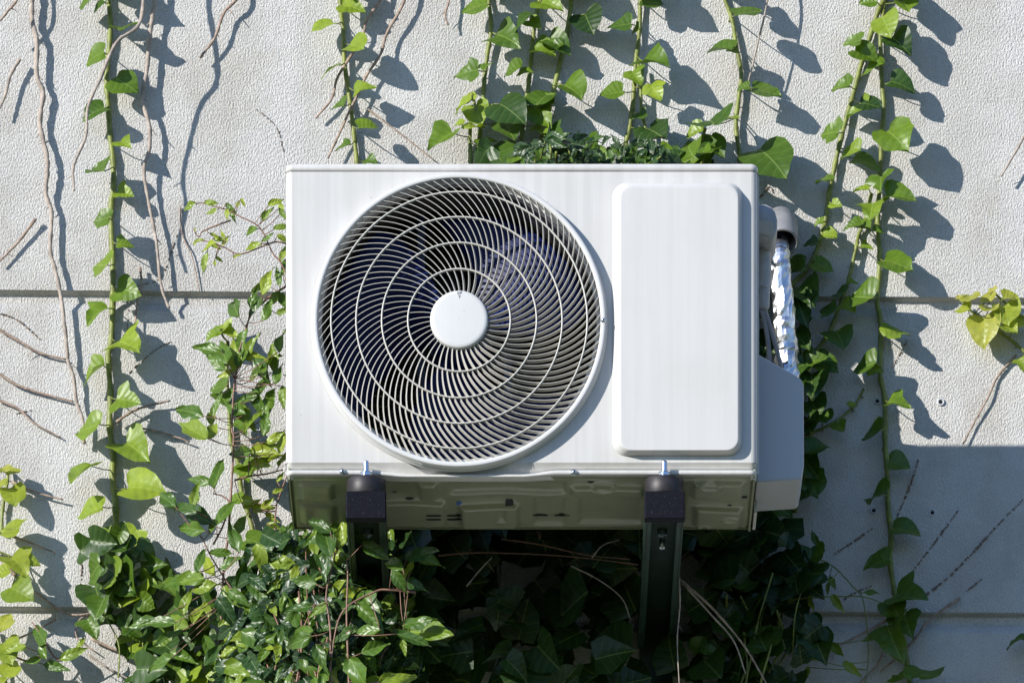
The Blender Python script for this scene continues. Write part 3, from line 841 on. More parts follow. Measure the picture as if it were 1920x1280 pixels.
vine([(636, -20), (640, 30), (644, 60), (646, 118), (654, 175), (661, 228), (669, 302), (676, 380)],
     [(657, 10, 40, 0, .9), (607, 50, 46, 200, .95), (667, 86, 42, -15, .85), (620, 128, 44, 200, .75), (678, 163, 38, 30, .8), (634, 200, 30, 185, .5), (688, 237, 38, 15, .8), (644, 274, 32, 190, .55), (694, 299, 24, 0, .5)],
     'ivy vine with bright leaves running down to the left half of the unit lid', r=(3.6, 4.6))
vine([(914, -20), (921, 50), (914, 101), (908, 151), (906, 188), (900, 250), (895, 330)],
     [(892, 13, 56, 195, .6), (946, 67, 56, -10, .5), (876, 133, 50, 185, .55), (912, 125, 26, 40, .6), (953, 202, 70, -25, .15), (953, 240, 50, -60, .5)],
     'thin ivy vine above the fan with a large dark glossy leaf low on it', r=(3.8, 4.4))
vine([(884, 176), (892, 208), (882, 235), (882, 302), (884, 360)],
     [(864, 198, 32, 200, .95), (894, 206, 42, -80, .9), (884, 180, 22, 90, 1.0), (859, 232, 20, 170, .9), (889, 238, 38, 10, .95), (829, 262, 68, 215, .7), (913, 269, 36, 20, .75), (933, 289, 72, -35, .45), (962, 290, 34, -20, .7)],
     'short ivy shoot with pale young tip rising from behind the lid above the fan', r=(2.8, 4.2), d=.03)
vine([(1014, -20), (1003, 44), (995, 118), (990, 168), (982, 218), (975, 302), (972, 380)],
     [(1030, 7, 44, -10, .8), (980, 35, 44, 215, .3), (1000, 44, 26, -30, .7), (1017, 94, 40, 0, .75), (1044, 79, 42, -20, .5), (963, 131, 40, 200, .6), (984, 134, 28, 10, .8), (1017, 181, 48, 60, .4), (1013, 212, 62, -50, .75), (1018, 240, 40, -80, .85)],
     'ivy vine with crowded folded leaves, middle one of the three above the fan', r=(3.8, 4.6))
vine([(1072, -20), (1064, 60), (1050, 118), (1037, 175), (1020, 242), (1013, 285), (1008, 360)],
     [(1101, 37, 48, -70, .08), (1071, 165, 52, -25, .6), (1045, 85, 30, 200, .5), (1027, 195, 34, 200, .6), (1040, 250, 36, -10, .3)],
     'ivy vine leaning left down to the lid, one very dark leaf beside its top', r=(4.6, 4.6))
vine([(1200, -20), (1199, 56), (1192, 120), (1188, 179), (1181, 239), (1173, 273), (1165, 350)],
     [(1220, 3, 42, -5, .5), (1164, 47, 46, 185, .45), (1192, 56, 22, 200, .6), (1224, 113, 58, 5, .55), (1192, 143, 32, -60, .8), (1228, 171, 38, -60, .95), (1149, 175, 46, 190, .6), (1228, 248, 66, -30, .15), (1200, 218, 32, 200, .4)],
     'ivy vine reaching the lid just left of the service cover, dark leaf at its foot', r=(3.6, 4.6),
     extra=lambda s, f: s.tube(spline([P(1197, 120, .02), P(1201, 160, .02), P(1203, 205, .02), P(1214, 260, .02), P(1220, 320, .02)], 6), .0028, n=8))
vine([(1354, -20), (1373, 38), (1380, 85), (1390, 141), (1384, 192), (1380, 239), (1388, 299), (1392, 370)],
     [(1399, 23, 60, 15, .45), (1352, 92, 50, 175, .45), (1372, 94, 22, 0, .6), (1433, 169, 62, -5, .55), (1395, 164, 26, 190, .6), (1331, 222, 76, 120, .35), (1369, 218, 26, 60, .8), (1442, 290, 90, -30, .5)],
     'ivy vine above the service cover with one broad leaf hanging past the lid corner', r=(3.6, 4.6), ld=.06)
vine([(1323, 240), (1318, 256), (1309, 290), (1300, 340)],
     [(1303, 250, 40, 200, .85), (1277, 280, 32, 170, .6), (1339, 278, 38, -30, .5), (1313, 293, 34, 0, .8), (1326, 262, 26, 40, .5)],
     'short ivy shoot peeping over the lid above the service cover', r=(2.6, 3.6), d=.03)
vine([(1664, -20), (1647, 21), (1630, 73), (1615, 120), (1598, 184), (1578, 256), (1566, 308), (1555, 363), (1548, 410), (1543, 433), (1529, 475), (1511, 507), (1487, 531), (1470, 560)],
     [(1630, 4, 36, 180, .6), (1660, 45, 46, -70, .9), (1600, 79, 36, 190, .6), (1621, 100, 46, -15, .55), (1608, 207, 46, 190, .8), (1578, 162, 38, 185, .55), (1630, 194, 42, 0, .15), (1557, 248, 40, 180, .6),
      (1596, 286, 42, 190, .75), (1621, 299, 48, -5, .5), (1544, 337, 28, 175, .65), (1566, 382, 18, -10, .85), (1536, 416, 20, 190, .7), (1553, 440, 28, -5, .95), (1520, 457, 28, 190, .25), (1541, 497, 38, -15, .75), (1494, 501, 40, 190, .5)],
     'slanting ivy vine from the top right down towards the silver pipe', r=(5.0, 4.0))
vine([(1657, 8), (1651, 64), (1653, 141), (1657, 205), (1653, 265), (1651, 325), (1647, 385), (1646, 419), (1650, 485), (1646, 538), (1645, 570), (1652, 608), (1650, 679), (1652, 714), (1659, 749), (1659, 819), (1663, 876), (1665, 944), (1671, 1007), (1669, 1052), (1678, 1109), (1688, 1157), (1697, 1217), (1704, 1262), (1710, 1310)],
     [(1668, 28, 24, -10, .3), (1698, 8, 38, -60, .7), (1685, 78, 40, -30, .15), (1638, 124, 46, 190, .6), (1689, 156, 48, -10, .25), (1679, 256, 60, -40, .7), (1651, 342, 38, -100, .6), (1683, 365, 54, 10, .6), (1634, 391, 40, -110, .85),
      (1645, 433, 22, -10, .6), (1680, 492, 58, -10, .65), (1618, 556, 46, 170, .6), (1680, 626, 48, 15, .85), (1624, 686, 48, 200, .45), (1640, 692, 24, 0, .8), (1683, 753, 40, 0, .7), (1634, 809, 42, 190, .45), (1684, 869, 42, -10, .5),
      (1641, 929, 48, 190, .5), (1695, 991, 52, 0, .5), (1646, 1052, 58, 190, .55), (1704, 1120, 66, 0, .5), (1669, 1191, 84, -80, .5), (1700, 1165, 50, -70, .45), (1736, 1262, 74, 20, .5), (1687, 1262, 40, 120, .6), (1676, 1139, 40, -60, .5)],
     'tallest ivy vine, running from sun into shade down the right of the wall', r=(4.4, 5.4))
vine([(1634, 363), (1623, 410), (1610, 440), (1606, 461), (1592, 521), (1578, 563), (1564, 601), (1553, 626), (1529, 658), (1505, 680)],
     [(1617, 355, 32, 180, .85), (1600, 421, 36, 190, .6), (1617, 424, 36, -15, .6), (1624, 463, 24, 0, .75), (1597, 531, 22, 0, .7), (1573, 547, 24, 150, .35), (1587, 577, 30, -10, .85), (1552, 582, 30, 160, .3), (1574, 630, 42, -60, .45), (1543, 682, 44, 0, .5)],
     'short branching ivy vine in the narrow gap between the two tall vines on the right', r=(3.4, 3.8))
vine([(1620, 728), (1599, 763), (1557, 795), (1509, 816), (1480, 830)],
     [(1599, 761, 17, 20, .95), (1573, 797, 24, -60, .8), (1529, 784, 56, 150, .4)],
     'small brown tipped ivy branch pointing up right beside the white valve cover', r=(2.0, 3.0))
vine([(1540, 480), (1510, 560), (1500, 640), (1515, 720), (1520, 800), (1512, 880), (1490, 960)],
     [(1508, 547, 50, -40, .35), (1500, 577, 60, -70, .25), (1498, 631, 54, -40, .4), (1529, 675, 50, 20, .5), (1522, 717, 64, -90, .2), (1490, 690, 50, 200, .3), (1526, 760, 40, -60, .3), (1515, 800, 46, 120, .3), (1530, 840, 50, 30, .3), (1516, 870, 54, -50, .35), (1522, 905, 48, -60, .35), (1500, 930, 50, 200, .3), (1452, 945, 70, -20, .4), (1495, 735, 44, 90, .25)],
     'dark shaded ivy vine crowded behind the silver pipe and white valve cover', r=(3, 4), ld=.05)
vine([(1935, 672), (1905, 645), (1870, 619), (1845, 600), (1817, 580), (1798, 558)],
     [(1806, 580, 34, 190, .7), (1819, 557, 28, 70, .9), (1845, 614, 50, -100, .75), (1856, 577, 30, 60, .8), (1857, 557, 22, 90, .9), (1887, 584, 44, -80, .6), (1893, 556, 32, 10, .8), (1861, 541, 15, 90, 1), (1891, 615, 30, -20, .6), (1915, 605, 34, 0, .6), (1915, 680, 24, -60, .4), (1799, 557, 14, 110, 1)],
     'yellow green ivy sprig entering from the right edge over the upper joint', lm='young', r=(3.6, 2.0),
     extra=lambda s, f: s.tube(spline([P(1935, 605, .03), P(1905, 585, .03), P(1863, 548, .035)], 6), .0022, n=7))
vine([(1935, 1215), (1925, 1200)], [(1912, 1196, 50, 190, .5)], 'single shaded ivy leaf at the right edge below the lower joint', name='ivy_sprig', r=(2, 2))
vine([(3, 1000), (5, 953), (14, 903), (16, 880)],
     [(6, 879, 24, 110, .8), (24, 886, 30, 20, .75), (4, 906, 24, 200, .7), (24, 924, 40, -70, .6), (22, 992, 46, 190, .55)],
     'bright ivy sprig with yellow tip at the left edge level with the unit feet', lm='young', r=(3.6, 2.4))
vine([(-12, 1030), (30, 1046), (40, 1050)], [(34, 1052, 44, -30, .6), (50, 1050, 36, 5, .5), (6, 1074, 34, 200, .6), (36, 1108, 54, -20, .1)],
     'loose ivy sprig at the left edge just above the lower joint', lm='young', r=(2, 2), name='ivy_sprig')
vine([(-10, 1180), (5, 1240), (12, 1290)], [(8, 1165, 44, 80, .7), (12, 1215, 46, -60, .5), (14, 1250, 50, 60, .65), (2, 1276, 30, 200, .6)],
     'cut off ivy sprig in the lower left corner below the joint', lm='young', r=(3, 3), name='ivy_sprig')
vine([(427, 640), (425, 700), (429, 760), (433, 827), (446, 867), (453, 921), (471, 982), (478, 1030)],
     [(400, 624, 34, 200, .8), (418, 616, 26, 60, .95), (428, 625, 34, -10, 1.0), (410, 725, 36, 190, .6), (418, 745, 30, -60, .5), (456, 873, 34, 190, .7), (462, 885, 36, -80, .75), (442, 935, 30, 190, .7), (480, 1012, 52, 0, .6), (447, 800, 34, -20, .6)],
     'ivy vine with a pale tip tangled in the pointed leaves just left of the unit', r=(3.4, 5.0))

# ---------------------------------------------------------------- ivy mass at lower left
def mass(lab, name, region, n,  sizes, tones, drange, kind='ivy', lm='ivy', seed=1, cat='ivy', group=None, stems=14, base=(300, 1300), sunw=.50, camw=.40, upw=.25, jit=.45, angs=(0, 360), low=False, stemmat='stem', big=1.0, sr=(.0012, .0028), keep=None, tpow=1.7):
    rg = random.Random(seed); fm, sm_ = MB(), MB()
    def inside(x, y):
        c = False; k = len(region)
        for i in range(k):
            x1, y1 = region[i]; x2, y2 = region[i-1]
            if (y1 > y) != (y2 > y) and x < (x2-x1)*(y-y1)/(y2-y1) + x1: c = not c
        return c
    xs = [p[0] for p in region]; ys = [p[1] for p in region]; pts = []
    while len(pts) < n:
        x, y = rg.uniform(min(xs), max(xs)), rg.uniform(min(ys), max(ys))
        if inside(x, y) and (keep is None or keep(x, y, rg)): pts.append((x, y))
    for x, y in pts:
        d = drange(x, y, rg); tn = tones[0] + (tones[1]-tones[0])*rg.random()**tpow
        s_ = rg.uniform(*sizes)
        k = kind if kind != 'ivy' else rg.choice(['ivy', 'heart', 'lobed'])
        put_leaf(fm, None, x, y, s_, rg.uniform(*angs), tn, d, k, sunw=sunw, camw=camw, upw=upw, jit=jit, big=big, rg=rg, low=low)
    for i in range(stems):
        a = pts[rg.randrange(n)]; b = (a[0]*.6 + base[0]*.4 + rg.uniform(-40, 40), a[1] + rg.uniform(60, 220))
        mid = ((a[0]+b[0])/2 + rg.uniform(-25, 25), (a[1]+b[1])/2)
        q = [P(x, y, drange(x, y, rg)) for x, y in (a, mid, b)]
        sm_.tube(spline(q, 6), rg.uniform(*sr), n=6)
    t = thing(name, P(base[0], base[1], .05), lab, cat, group)
    fm.build('foliage', M[lm], t, attrs=True); sm_.build('stem', M[stemmat], t)
    return t
mass('heap of broad light green ivy leaves spilling over the lower joint at the lower left', 'ivy_clump',
     [(165, 1030), (210, 985), (255, 1010), (300, 1045), (330, 1095), (400, 1120), (420, 1290), (255, 1290), (240, 1235), (165, 1185), (175, 1100)],
     112, (24, 54), (.15, 1.0), lambda x, y, r: .03 + r.random()*.09, seed=3, base=(320, 1300), angs=(-200, 20), stems=10)

# ivy thicket behind and below the unit (deep shade, also put into leaf tones)
def dthick(x, y, r):
    mx = .28 if x < 1150 else max(.05, .28 - (x-1150)/350*.24)
    if y < 330: mx *= .35
    return .02 + r.random()*mx
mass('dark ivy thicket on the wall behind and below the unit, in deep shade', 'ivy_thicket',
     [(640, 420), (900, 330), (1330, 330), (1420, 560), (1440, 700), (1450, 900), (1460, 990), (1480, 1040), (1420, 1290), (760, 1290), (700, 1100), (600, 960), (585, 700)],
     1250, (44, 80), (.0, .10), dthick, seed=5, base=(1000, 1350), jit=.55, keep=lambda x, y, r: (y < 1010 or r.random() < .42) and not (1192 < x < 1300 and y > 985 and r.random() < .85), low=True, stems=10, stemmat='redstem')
mass('shaded ivy and creeper trailing over the wall to the right of the right bracket', 'ivy_clump',
     [(1330, 1000), (1400, 985), (1480, 1000), (1530, 1030), (1560, 1060), (1520, 1100), (1500, 1160), (1560, 1200), (1480, 1290), (1290, 1290), (1320, 1100)],
     90, (30, 58), (.0, .4), lambda x, y, r: .03 + r.random()*.10, seed=8, base=(1400, 1320), stems=14)

# ---------------------------------------------------------------- bush of pointed leaves (lower left, in front)
bush_reg = [(395, 1290), (385, 1180), (430, 1100), (455, 1050), (500, 1010), (545, 985), (590, 968), (640, 952), (700, 985), (735, 1010), (760, 1000), (800, 1015), (780, 1060), (790, 1110), (770, 1150), (830, 1190), (780, 1230), (760, 1290)]
def dbush(x, y, r):
    t = max(0, min(1, (y-950)/260)); e = max(0, 1 - abs(x-610)/260)
    f = .10 + .52*(.35+.65*t)*e**.6
    return f - abs(r.gauss(0, .085)) 
mass('dense mound of dark glossy pointed leaves growing up around the left bracket', 'climber_bush', bush_reg, 760, (24, 58), (.0, 1.0), dbush,
     kind='point', lm='point', seed=11, tpow=1.15, keep=lambda x, y, r: x > 475 or r.random() < .5, cat='bush', base=(620, 1350), stems=34, sunw=.5, camw=.45, jit=.5, angs=(-170, 60), stemmat='redstem', big=1.12, sr=(.0009, .0018))
# filler deeper inside so that the mound is opaque
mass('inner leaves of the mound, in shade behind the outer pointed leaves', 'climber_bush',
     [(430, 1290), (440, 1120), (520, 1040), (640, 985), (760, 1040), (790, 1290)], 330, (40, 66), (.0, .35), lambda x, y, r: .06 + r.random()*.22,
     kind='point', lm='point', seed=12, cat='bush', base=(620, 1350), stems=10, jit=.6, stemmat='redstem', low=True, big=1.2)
mass('tuft of small dark pointed leaves growing up behind the top of the unit', 'leafy_tuft',
     [(965, 275), (1010, 262), (1060, 245), (1110, 255), (1150, 262), (1215, 255), (1250, 290), (1240, 335), (975, 335)], 190, (20, 38), (.05, .65),
     lambda x, y, r: .10 + r.random()*.22, kind='point', lm='point', seed=14, cat='plant', base=(1100, 420), stems=16, angs=(-30, 210), jit=.55)
mass('low fringe of broad ivy leaves along the lid edge above the fan', 'ivy_clump', [(905, 285), (1000, 280), (1330, 282), (1345, 325), (900, 325)], 46, (26, 46), (.2, .8),
     lambda x, y, r: .05 + r.random()*.12, seed=15, base=(1100, 400), stems=6)

# upright and arching twigs with pointed leaves left of the unit
def twig(stem_list, leaves, lab, name='climber_shoot', d=.12, r=1.6, tone_add=.27, smat='redstem', big=1.0):  # tone_add lightens the leaf colour, standing in for sun shining through
    t = None; sm_, fm = MB(), MB(); allp = []
    for st in stem_list:
        pts = spline([P(p[0], p[1], p[2] if len(p) > 2 else d) for p in st], 7); allp += pts
        k = len(pts); sm_.tube(pts, [r/1040*(1.15 - .5*i/k) for i in range(k)], n=7)
    t = thing(name, allp[-1], lab, 'climber', 'climber shoots beside the unit')
    for lf in leaves:
        px, py, size, ang, tone = lf[:5]; dd = (lf[5] if len(lf) > 5 else d) + rnd.uniform(-.02, .03)
        put_leaf(fm, sm_, px, py, size, ang, max(0, min(1, tone+tone_add+rnd.uniform(-.08, .08))), dd, 'point', sunw=.40, camw=.6, upw=.15, jit=.3,
                 stem_pt=nearest(allp, P(px - math.cos(R(ang))*size*.6, py + math.sin(R(ang))*size*.6, d)), pet_r=.0008, big=big*.92)
    sm_.build('stem', M[smat], t); fm.build('foliage', M['point'], t, attrs=True)
twig([[(540, 520), (525, 490), (511, 474), (487, 427), (450, 406), (423, 393), (380, 381), (366, 383)], [(545, 460), (514, 454), (453, 476), (423, 465), (400, 455), (372, 450)], [(433, 413), (400, 425), (380, 434), (372, 444), (362, 428)]],
     [(356, 386, 34, 205, .6), (393, 379, 24, 0, .6), (398, 396, 26, 200, .6), (430, 388, 24, -40, .5), (436, 400, 28, -80, .45), (425, 400, 22, -95, .7), (446, 382, 22, 80, .9), (455, 378, 18, -60, .9), (470, 432, 34, 200, .5),
      (500, 402, 36, 50, .55), (515, 380, 34, 20, .75), (527, 388, 26, 100, .8), (475, 460, 40, 195, .75), (500, 446, 30, 40, .5), (525, 425, 34, 20, .55), (530, 447, 32, -30, .65), (534, 470, 36, 60, .6), (384, 490, 44, -105, .6),
      (390, 458, 40, 185, .75), (410, 448, 26, -10, .85), (421, 452, 28, 60, .9), (400, 440, 18, -20, .9), (404, 462, 22, -20, .8), (366, 431, 10, 90, .9), (373, 450, 18, 20, .9), (365, 455, 14, 200, .9), (410, 486, 18, -30, .8), (403, 493, 14, -80, .8), (444, 480, 20, 30, .85), (530, 400, 30, -60, .6), (418, 440, 20, 120, .9)],
     'arching wiry shoot with small serrated bright leaves reaching out left from the upper unit edge', d=.30, r=1.4)
twig([[(545, 532), (534, 538), (504, 558), (480, 578), (470, 591), (460, 618), (448, 660)]],
     [(438, 575, 72, 120, .35), (487, 538, 42, 200, .55), (498, 530, 62, 75, .75), (474, 560, 44, 70, .45), (480, 570, 46, 230, .35), (500, 583, 52, 70, .5), (515, 560, 46, 60, .6), (530, 583, 34, 20, .6), (522, 520, 44, 100, .45), (534, 500, 44, 80, .55), (455, 640, 66, -110, .55), (528, 560, 36, -60, .5), (531, 476, 40, 70, .6)],
     'leafy shoot curving out from behind the left side of the unit above the joint', d=.26, r=2.2)
twig([[(411, 1280), (411, 1251), (419, 1072), (428, 1000), (435, 892), (438, 820), (435, 806), (437, 750), (440, 709)]],
     [(439, 668, 76, 95, .75), (418, 662, 70, 115, .35), (392, 655, 68, 165, .35), (405, 680, 58, 140, .4), (452, 668, 56, 70, .55), (424, 700, 40, 200, .7), (470, 650, 60, 60, .55), (475, 667, 54, 0, .85), (488, 690, 60, -60, .3), (500, 680, 70, 80, .55), (512, 672, 66, 100, .5), (478, 700, 44, 60, .5), (490, 725, 62, 70, .4), (500, 760, 74, 75, .45),
      (482, 752, 66, -70, .5), (465, 745, 54, 200, .4), (455, 775, 56, -50, .5), (440, 765, 60, 150, .35), (470, 790, 60, 60, .5), (498, 795, 60, 80, .55), (405, 760, 54, 70, .5), (398, 778, 46, 80, .65),
      (355, 770, 76, 160, .35), (365, 808, 76, 150, .6), (398, 805, 46, 75, .6), (520, 700, 50, 80, .5), (526, 640, 52, 80, .55), (530, 740, 44, -90, .5), (515, 820, 46, 30, .75), (528, 830, 50, 80, .8)],
     'tall reddish shoot standing left of the unit with fans of long pointed leaves', d=.20, r=2.4)
twig([[(516, 1060), (516, 1021), (517, 957), (524, 930), (535, 899), (545, 870)], [(440, 900), (470, 892), (500, 888), (530, 880)]],
     [(450, 848, 62, 180, .35), (490, 846, 60, 0, .75), (505, 838, 50, 20, .65), (496, 862, 54, 30, .85), (485, 868, 46, -10, .9), (500, 852, 44, 60, .7), (520, 920, 26, 20, .85), (470, 945, 40, 30, .85), (488, 952, 44, 10, .8), (500, 944, 36, 40, .85), (462, 938, 36, 170, .7), (508, 968, 34, -40, .8), (524, 895, 26, 60, .7), (530, 860, 40, 60, .8), (512, 985, 34, -20, .7)],
     'thin twig with light yellowish leaves close against the lower left corner of the unit', d=.16, r=1.8)
twig([[(400, 1020), (418, 985), (430, 945), (418, 930), (400, 925)], [(470, 1130), (440, 1110), (400, 1050), (380, 1010)]],
     [(407, 890, 74, 80, .35), (375, 900, 58, 170, .35), (365, 930, 62, 80, .55), (312, 935, 60, 140, .25), (345, 950, 66, 160, .3), (370, 965, 76, 150, .25), (358, 990, 70, 170, .35), (420, 960, 74, 60, .45), (400, 985, 50, 60, .5), (450, 985, 60, 65, .5), (440, 1010, 70, 110, .3), (375, 1050, 60, 80, .35), (393, 1062, 52, 120, .7), (355, 1085, 74, 185, .6), (330, 1090, 60, 200, .4), (347, 1130, 60, 80, .55), (372, 1150, 54, 60, .6), (412, 1035, 50, 0, .45),
      (430, 1055, 60, 30, .4), (300, 1165, 76, 175, .3), (270, 1165, 70, 190, .35), (335, 1165, 60, 150, .5), (380, 1100, 60, 20, .55), (320, 1190, 60, 200, .4), (340, 1230, 60, -20, .5), (300, 1240, 66, 200, .45)],
     'sprawling shoot of long drooping leaves crossing between the ivy and the mound at lower left', d=.20, r=1.7)
twig([[(780, 1110), (730, 1105), (700, 1110), (640, 1150), (618, 1250)], [(618, 1300), (620, 1200), (616, 1150), (612, 1110), (628, 1040)], [(655, 1300), (652, 1220), (650, 1150), (652, 1080), (650, 1050)]],
     [(628, 1000, 78, 100, .45), (612, 1010, 80, 105, .2), (640, 1000, 70, 80, .6), (612, 1060, 66, -95, .25), (600, 985, 60, 150, .3), (660, 1000, 60, -30, .3), (590, 1010, 56, 190, .35), (700, 1030, 60, -30, .25), (690, 1130, 76, -60, .3), (688, 1150, 66, -50, .4), (785, 1040, 66, 20, .15), (800, 1048, 60, -15, .45), (740, 1060, 54, 160, .4), (762, 1070, 50, 70, 1.0), (745, 1085, 54, -60, .25), (775, 1095, 54, -20, .2),
      (780, 1165, 66, 15, .25), (800, 1185, 90, 0, .6), (770, 1195, 70, -15, .25), (757, 1210, 40, -80, .6), (690, 1180, 60, 180, .4), (640, 1190, 60, 200, .25), (700, 1215, 60, 20, .4), (670, 1260, 80, -60, .4), (740, 1270, 76, 15, .7), (700, 1280, 60, 190, .45), (570, 1090, 60, 170, .3), (560, 1140, 64, -170, .3), (600, 1140, 52, -150, .45), (560, 1200, 66, 200, .35), (600, 1230, 60, -70, .3)],
     'outermost twigs of glossy leaves reaching right across the left bracket arm', d=.60, r=2.0, big=1.0)
twig([[(20, 1228), (60, 1238), (85, 1205), (60, 1165)], [(85, 1205), (110, 1235), (155, 1215)]],
     [(75, 1190, 60, 130, .3), (80, 1215, 54, 110, .45), (62, 1237, 40, 190, .45), (30, 1215, 50, 195, .6), (133, 1226, 62, 25, .65), (150, 1205, 30, 60, .7), (100, 1248, 50, -10, .35)],
     'small pointed leaved seedling sprig low at the left below the joint', d=.05, r=1.8)
twig([[(1430, 1150), (1470, 1100), (1520, 1050), (1560, 1060), (1600, 1100), (1617, 1120), (1626, 1180), (1628, 1240), (1620, 1290)], [(1430, 1130), (1500, 1122), (1560, 1118), (1617, 1118), (1655, 1130)]],
     [(1475, 1122, 48, 180, .6), (1520, 1126, 36, -80, .6), (1552, 1100, 26, -100, .5), (1568, 1127, 38, -60, .55), (1512, 1055, 44, 160, .35), (1500, 1040, 50, 150, .3), (1528, 1010, 36, 110, .35), (1480, 1010, 40, -80, .35), (1632, 1110, 34, 0, .55), (1535, 1228, 40, 25, .7), (1568, 1215, 36, -45, .6), (1594, 1250, 40, -40, .6), (1510, 1265, 44, -110, .65), (1560, 1090, 26, -60, .5)],
     'shaded wiry creeper with small pointed leaves crossing the lower joint right of the unit', d=.05, r=1.5, smat='stem')

# ---------------------------------------------------------------- dry stems
def dry(pts, r, lab, d=.012, m='bark', name='dry_stem', d1=None, seg=8):
    if pts[0][1] == -10:
        pts = [(pts[0][0]+8, -180), (pts[0][0]-4, -90)] + pts
    n = len(pts); d1 = d if d1 is None else d1
    q = spline([P(x, y, (d + (d1-d)*i/(n-1)) + (rnd.uniform(-.001, .003))) for i, (x, y) in enumerate(pts)], seg)
    k = len(q); mb = MB()
    mb.tube(q, [(r/1040)*.9*(1.1 - .45*i/k)*(1 + .10*math.sin(i*1.3)) for i in range(k)], n=8, wob=.17)
    for i in range(4, k-3, 9):
        if rnd.random() < .6:
            a = q[i]; sgn = rnd.choice((-1, 1)); L = rnd.uniform(.006, .022); b = a + Vector((sgn*L*.7, rnd.uniform(-.002, .006), -L*rnd.uniform(.2, 1)))
            b.y = min(b.y, -.001); mb.tube([a, (a+b)/2 + Vector((0, 0, .001)), b], [r/1040*.35, r/1040*.25, r/1040*.12], n=5)
    o = mb.build(name, M[m]); tag(o, lab, 'dry stem', 'dry climber stems left on the wall'); return o
dry([(60, -10), (60, 37), (69, 77), (69, 141), (81, 175), (75, 232), (87, 289), (89, 319), (86, 363), (97, 400), (94, 467), (104, 507), (116, 568), (126, 659), (128, 679), (138, 709), (144, 756), (155, 786), (158, 832)], 5.2, 'longest pale dry stem, running down the left side past the upper joint', (.016), 'pale_bark')
dry([(269, -10), (260, 47), (218, 81), (188, 148), (165, 202), (161, 255), (138, 312), (139, 358)], 4.0, 'pale bare stem crossing in front of the long ivy vine, hanging off the wall', .09, 'pale_bark', d1=.16)
dry([(291, -10), (282, 60), (275, 134), (267, 185), (280, 235), (280, 279), (270, 319), (279, 380), (289, 430), (294, 460), (302, 534), (317, 578)], 4.6, 'wavy pale dry stem right of the long ivy vine, its broken tip below the joint', .02, 'pale_bark')
dry([(34, -10), (14, 22), (-6, 46)], 3.5, 'short dry stem cutting the upper left corner', .05)
dry([(37, 111), (20, 141), (10, 178), (-4, 210)], 3.8, 'broken dry stem at the left edge near the top', .02, 'pale_bark')
dry([(446, -10), (420, 24), (403, 71), (375, 109)], 4.0, 'curved brown dry stem hanging from the top edge between two ivy vines', .02)
dry([(762, -10), (725, 64), (714, 101), (688, 141), (664, 191), (637, 249), (615, 297)], 3.4, 'thin dry stem crossing down left behind the ivy vine above the unit', .02)
dry([(716, -10), (688, 37), (679, 71), (654, 111), (632, 148), (622, 185), (592, 222)], 3.6, 'brown dry stem forking behind the bright ivy leaves, ending in a frayed tip', .015)
dry([(843, -10), (835, 27), (840, 48)], 3.0, 'stub of dry stem at the top edge above the fan', .02)
dry([(1440, -10), (1420, 85), (1401, 162)], 2.4, 'thin grey dry stem hanging right of the vine above the service cover', .05, 'pale_bark')
dry([(1930, 240), (1900, 292), (1877, 331)], 3.0, 'dry twig at the right edge above the upper joint', .025, 'pale_bark')
dry([(1905, 665), (1870, 707), (1852, 746), (1827, 791), (1806, 832)], 2.4, 'thin dry root trailing down left from the yellow green sprig', .006)
dry([(-4, 616), (40, 642), (77, 662), (124, 674)], 3.0, 'dry side root joining the longest stem, uppermost of the three below the upper joint', .008)
dry([(-4, 699), (34, 722), (84, 739), (138, 753)], 3.0, 'dry side root joining the longest stem, middle one of the three below the upper joint', .008)
dry([(-4, 749), (34, 766), (64, 793), (114, 820)], 2.6, 'frayed dry root sloping down right, lowest of the three below the upper joint', .006)
dry([(67, 410), (37, 450), (-4, 493)], 3.2, 'dry twig slanting down to the left edge above the upper joint', .012)
dry([(218, 791), (246, 772), (275, 761), (319, 751)], 3.0, 'dry twig rising right from behind the long ivy vine below a small leaf', .015)
dry([(249, 800), (302, 810), (356, 828)], 2.4, 'dark dry twig sloping down right from the long ivy vine', .01)
dry([(-4, 1040), (36, 1086), (79, 1118), (129, 1151), (187, 1147)], 3.4, 'dark dry root running down into the lower joint at the left', .012)
dry([(290, 1085), (187, 1147), (150, 1160), (144, 1194), (180, 1222)], 2.0, 'kinked thin root dropping out of the lower joint at the left', .01)
dry([(172, 1197), (210, 1215), (262, 1233)], 2.8, 'dry root below the lower joint running under the ivy heap', .01)
dry([(165, 1226), (200, 1250), (230, 1266), (262, 1284)], 2.2, 'pale dry root at the bottom edge left of the ivy heap', .01, 'pale_bark')
dry([(22, 903), (72, 924), (118, 936)], 2.6, 'dark dry twig beside the bright sprig at the left edge', .012)
dry([(18, 1003), (60, 1018), (104, 1036)], 2.4, 'dark dry twig under the bright sprig at the left edge', .01)
dry([(105, 1160), (60, 1185), (-4, 1210)], 2.4, 'dry twig slanting down to the left edge below the lower joint', .012)
dry([(1800, 1120), (1747, 1157), (1717, 1195), (1690, 1225), (1650, 1259)], 3.0, 'shaded dry root arching across the lower joint right of the tallest vine', .012)
dry([(1665, 1161), (1640, 1175), (1594, 1199), (1519, 1236)], 3.0, 'shaded dry root arching down left from the tallest vine to the bottom leaves', .012)
dry([(1665, 1205), (1640, 1250), (1600, 1290)], 2.6, 'shaded dry root leaving the bottom edge left of the tallest vine', .01)
dry([(1275, 1086), (1335, 1139), (1395, 1210), (1440, 1285)], 2.4, 'bare brown stem arching down right beside the right bracket', .30, 'bark')
dry([(1285, 1098), (1330, 1148), (1375, 1200), (1398, 1262)], 1.9, 'second bare brown stem, just below the one arching beside the right bracket', .29, 'pale_bark')
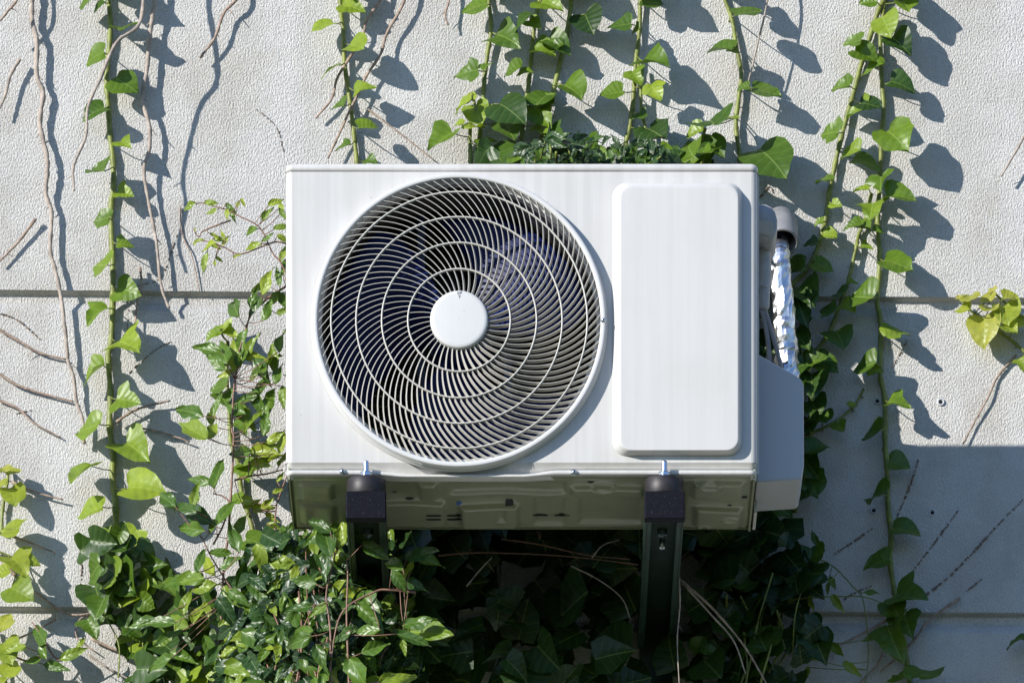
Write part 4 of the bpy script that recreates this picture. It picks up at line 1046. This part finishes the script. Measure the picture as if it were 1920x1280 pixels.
dry([(1272, 1060), (1275, 1130), (1270, 1200), (1274, 1290)], 1.5, 'thin upright brown stem hanging just right of the right bracket arm', .36, 'pale_bark')
dry([(822, 1041), (880, 1036), (935, 1036), (1060, 1042), (1197, 1058)], 1.8, 'long reddish twig lying level in the shade below the unit', .30, 'redstem')
dry([(940, 1010), (1010, 1020), (1100, 1040), (1180, 1048)], 1.8, 'thin reddish twig sloping above the long level twig below the unit', .30, 'redstem')
dry([(875, 1098), (900, 1068), (922, 1045)], 1.4, 'short pale rootlet rising to the long level twig below the unit', .33, 'pale_bark')
dry([(1070, 1060), (1120, 1085), (1165, 1120), (1182, 1160)], 1.3, 'thin curling rootlet left of the right bracket arm', .32, 'pale_bark')
dry([(1110, 1045), (1130, 1022), (1160, 1012)], 1.3, 'small hooked rootlet close under the unit base', .34, 'pale_bark')
dry([(338, 388), (342, 440), (360, 480), (374, 545)], 1.6, 'hair thin dry root stuck on the wall left of the arching shoot', .003)
dry([(262, 500), (265, 530), (258, 560), (252, 625)], 2.6, 'short dark dry stem on the upper joint just right of the long ivy vine', .012)
dry([(690, 205), (730, 235), (775, 270), (815, 302)], 1.8, 'thin dry root running down to the lid left of the ivy shoot', .006)

def scar(pts, lab, w=2.4):
    mb = MB(); a = spline([Vector((x, y, 0)) for x, y in pts], 12); rg = random.Random(int(pts[0][0])); i = 0
    while i < len(a)-1:
        k = 1 if rg.random() < .6 else 2
        seg_ = a[i:i+k+1]
        if len(seg_) > 1:
            q = [P(p.x + rg.uniform(-1, 1), p.y, .0012) for p in seg_]
            f = rg.uniform(.35, .8); q[-1] = q[0].lerp(q[-1], f if k == 1 else .8)
            mb.tube(spline(q, 3), [w/1040*rg.uniform(.3, .8)] * (len(spline(q, 3))), n=6, wob=.25)
        i += k + (1 if rg.random() < .3 else 0)
    o = mb.build('root_scar', M['scar']); tag(o, lab, 'root scar', 'dashed root scars left by old ivy'); return o
scar([(1918, 936), (1870, 985), (1820, 1040), (1780, 1080), (1736, 1116)], 'longest dashed dark root scar, slanting down left from the right edge in the shade', 3.2)
scar([(1796, 957), (1765, 1000), (1735, 1040), (1712, 1070), (1697, 1096)], 'dashed dark root scar just right of the tallest vine, ending at a round leaf', 3.2)
scar([(1722, 862), (1712, 895), (1694, 940), (1680, 975)], 'short dashed root scar running down beside the tallest vine above the lower plugs', 3)
scar([(1636, 990), (1600, 1015), (1560, 1041)], 'ragged root scar sloping down left of the lower left wall plug', 3.4)
scar([(1840, 1085), (1825, 1098), (1812, 1108)], 'tiny root scar on the shaded concrete below the longest one', 2.4)
scar([(1634, 1098), (1600, 1112), (1580, 1125)], 'short root scar just above the lower joint left of the tallest vine', 3)
scar([(0, 588), (15, 592), (40, 605), (80, 640)], 'broken root scar at the left edge just under the upper joint', 2.6)
scar([(50, 770), (30, 775), (62, 768)], 'faint root scar at the left edge between two dry side roots', 1.8)
scar([(332, 440), (300, 520), (250, 545), (236, 640)], 'scattered root scars between the wavy dry stem and the long ivy vine', 1.6)
scar([(320, 640), (300, 650), (280, 665), (240, 700)], 'root scars under the broken tip of the wavy dry stem', 2.2)
scar([(480, 205), (500, 220), (520, 242), (532, 290)], 'short thin root scars on open wall left of the unit corner', 1.6)
scar([(150, 1000), (150, 1030), (153, 1060), (150, 1110)], 'thin upright root scar left of the ivy heap', 2.0)
scar([(1440, 355), (1424, 372), (1442, 350), (1450, 362)], 'small dark root fragment on the wall just right of the unit corner', 2.6)
scar([(1700, 640), (1685, 668), (1672, 690)], 'small brown root fragment beside the tallest vine above the upper plugs', 2.4)
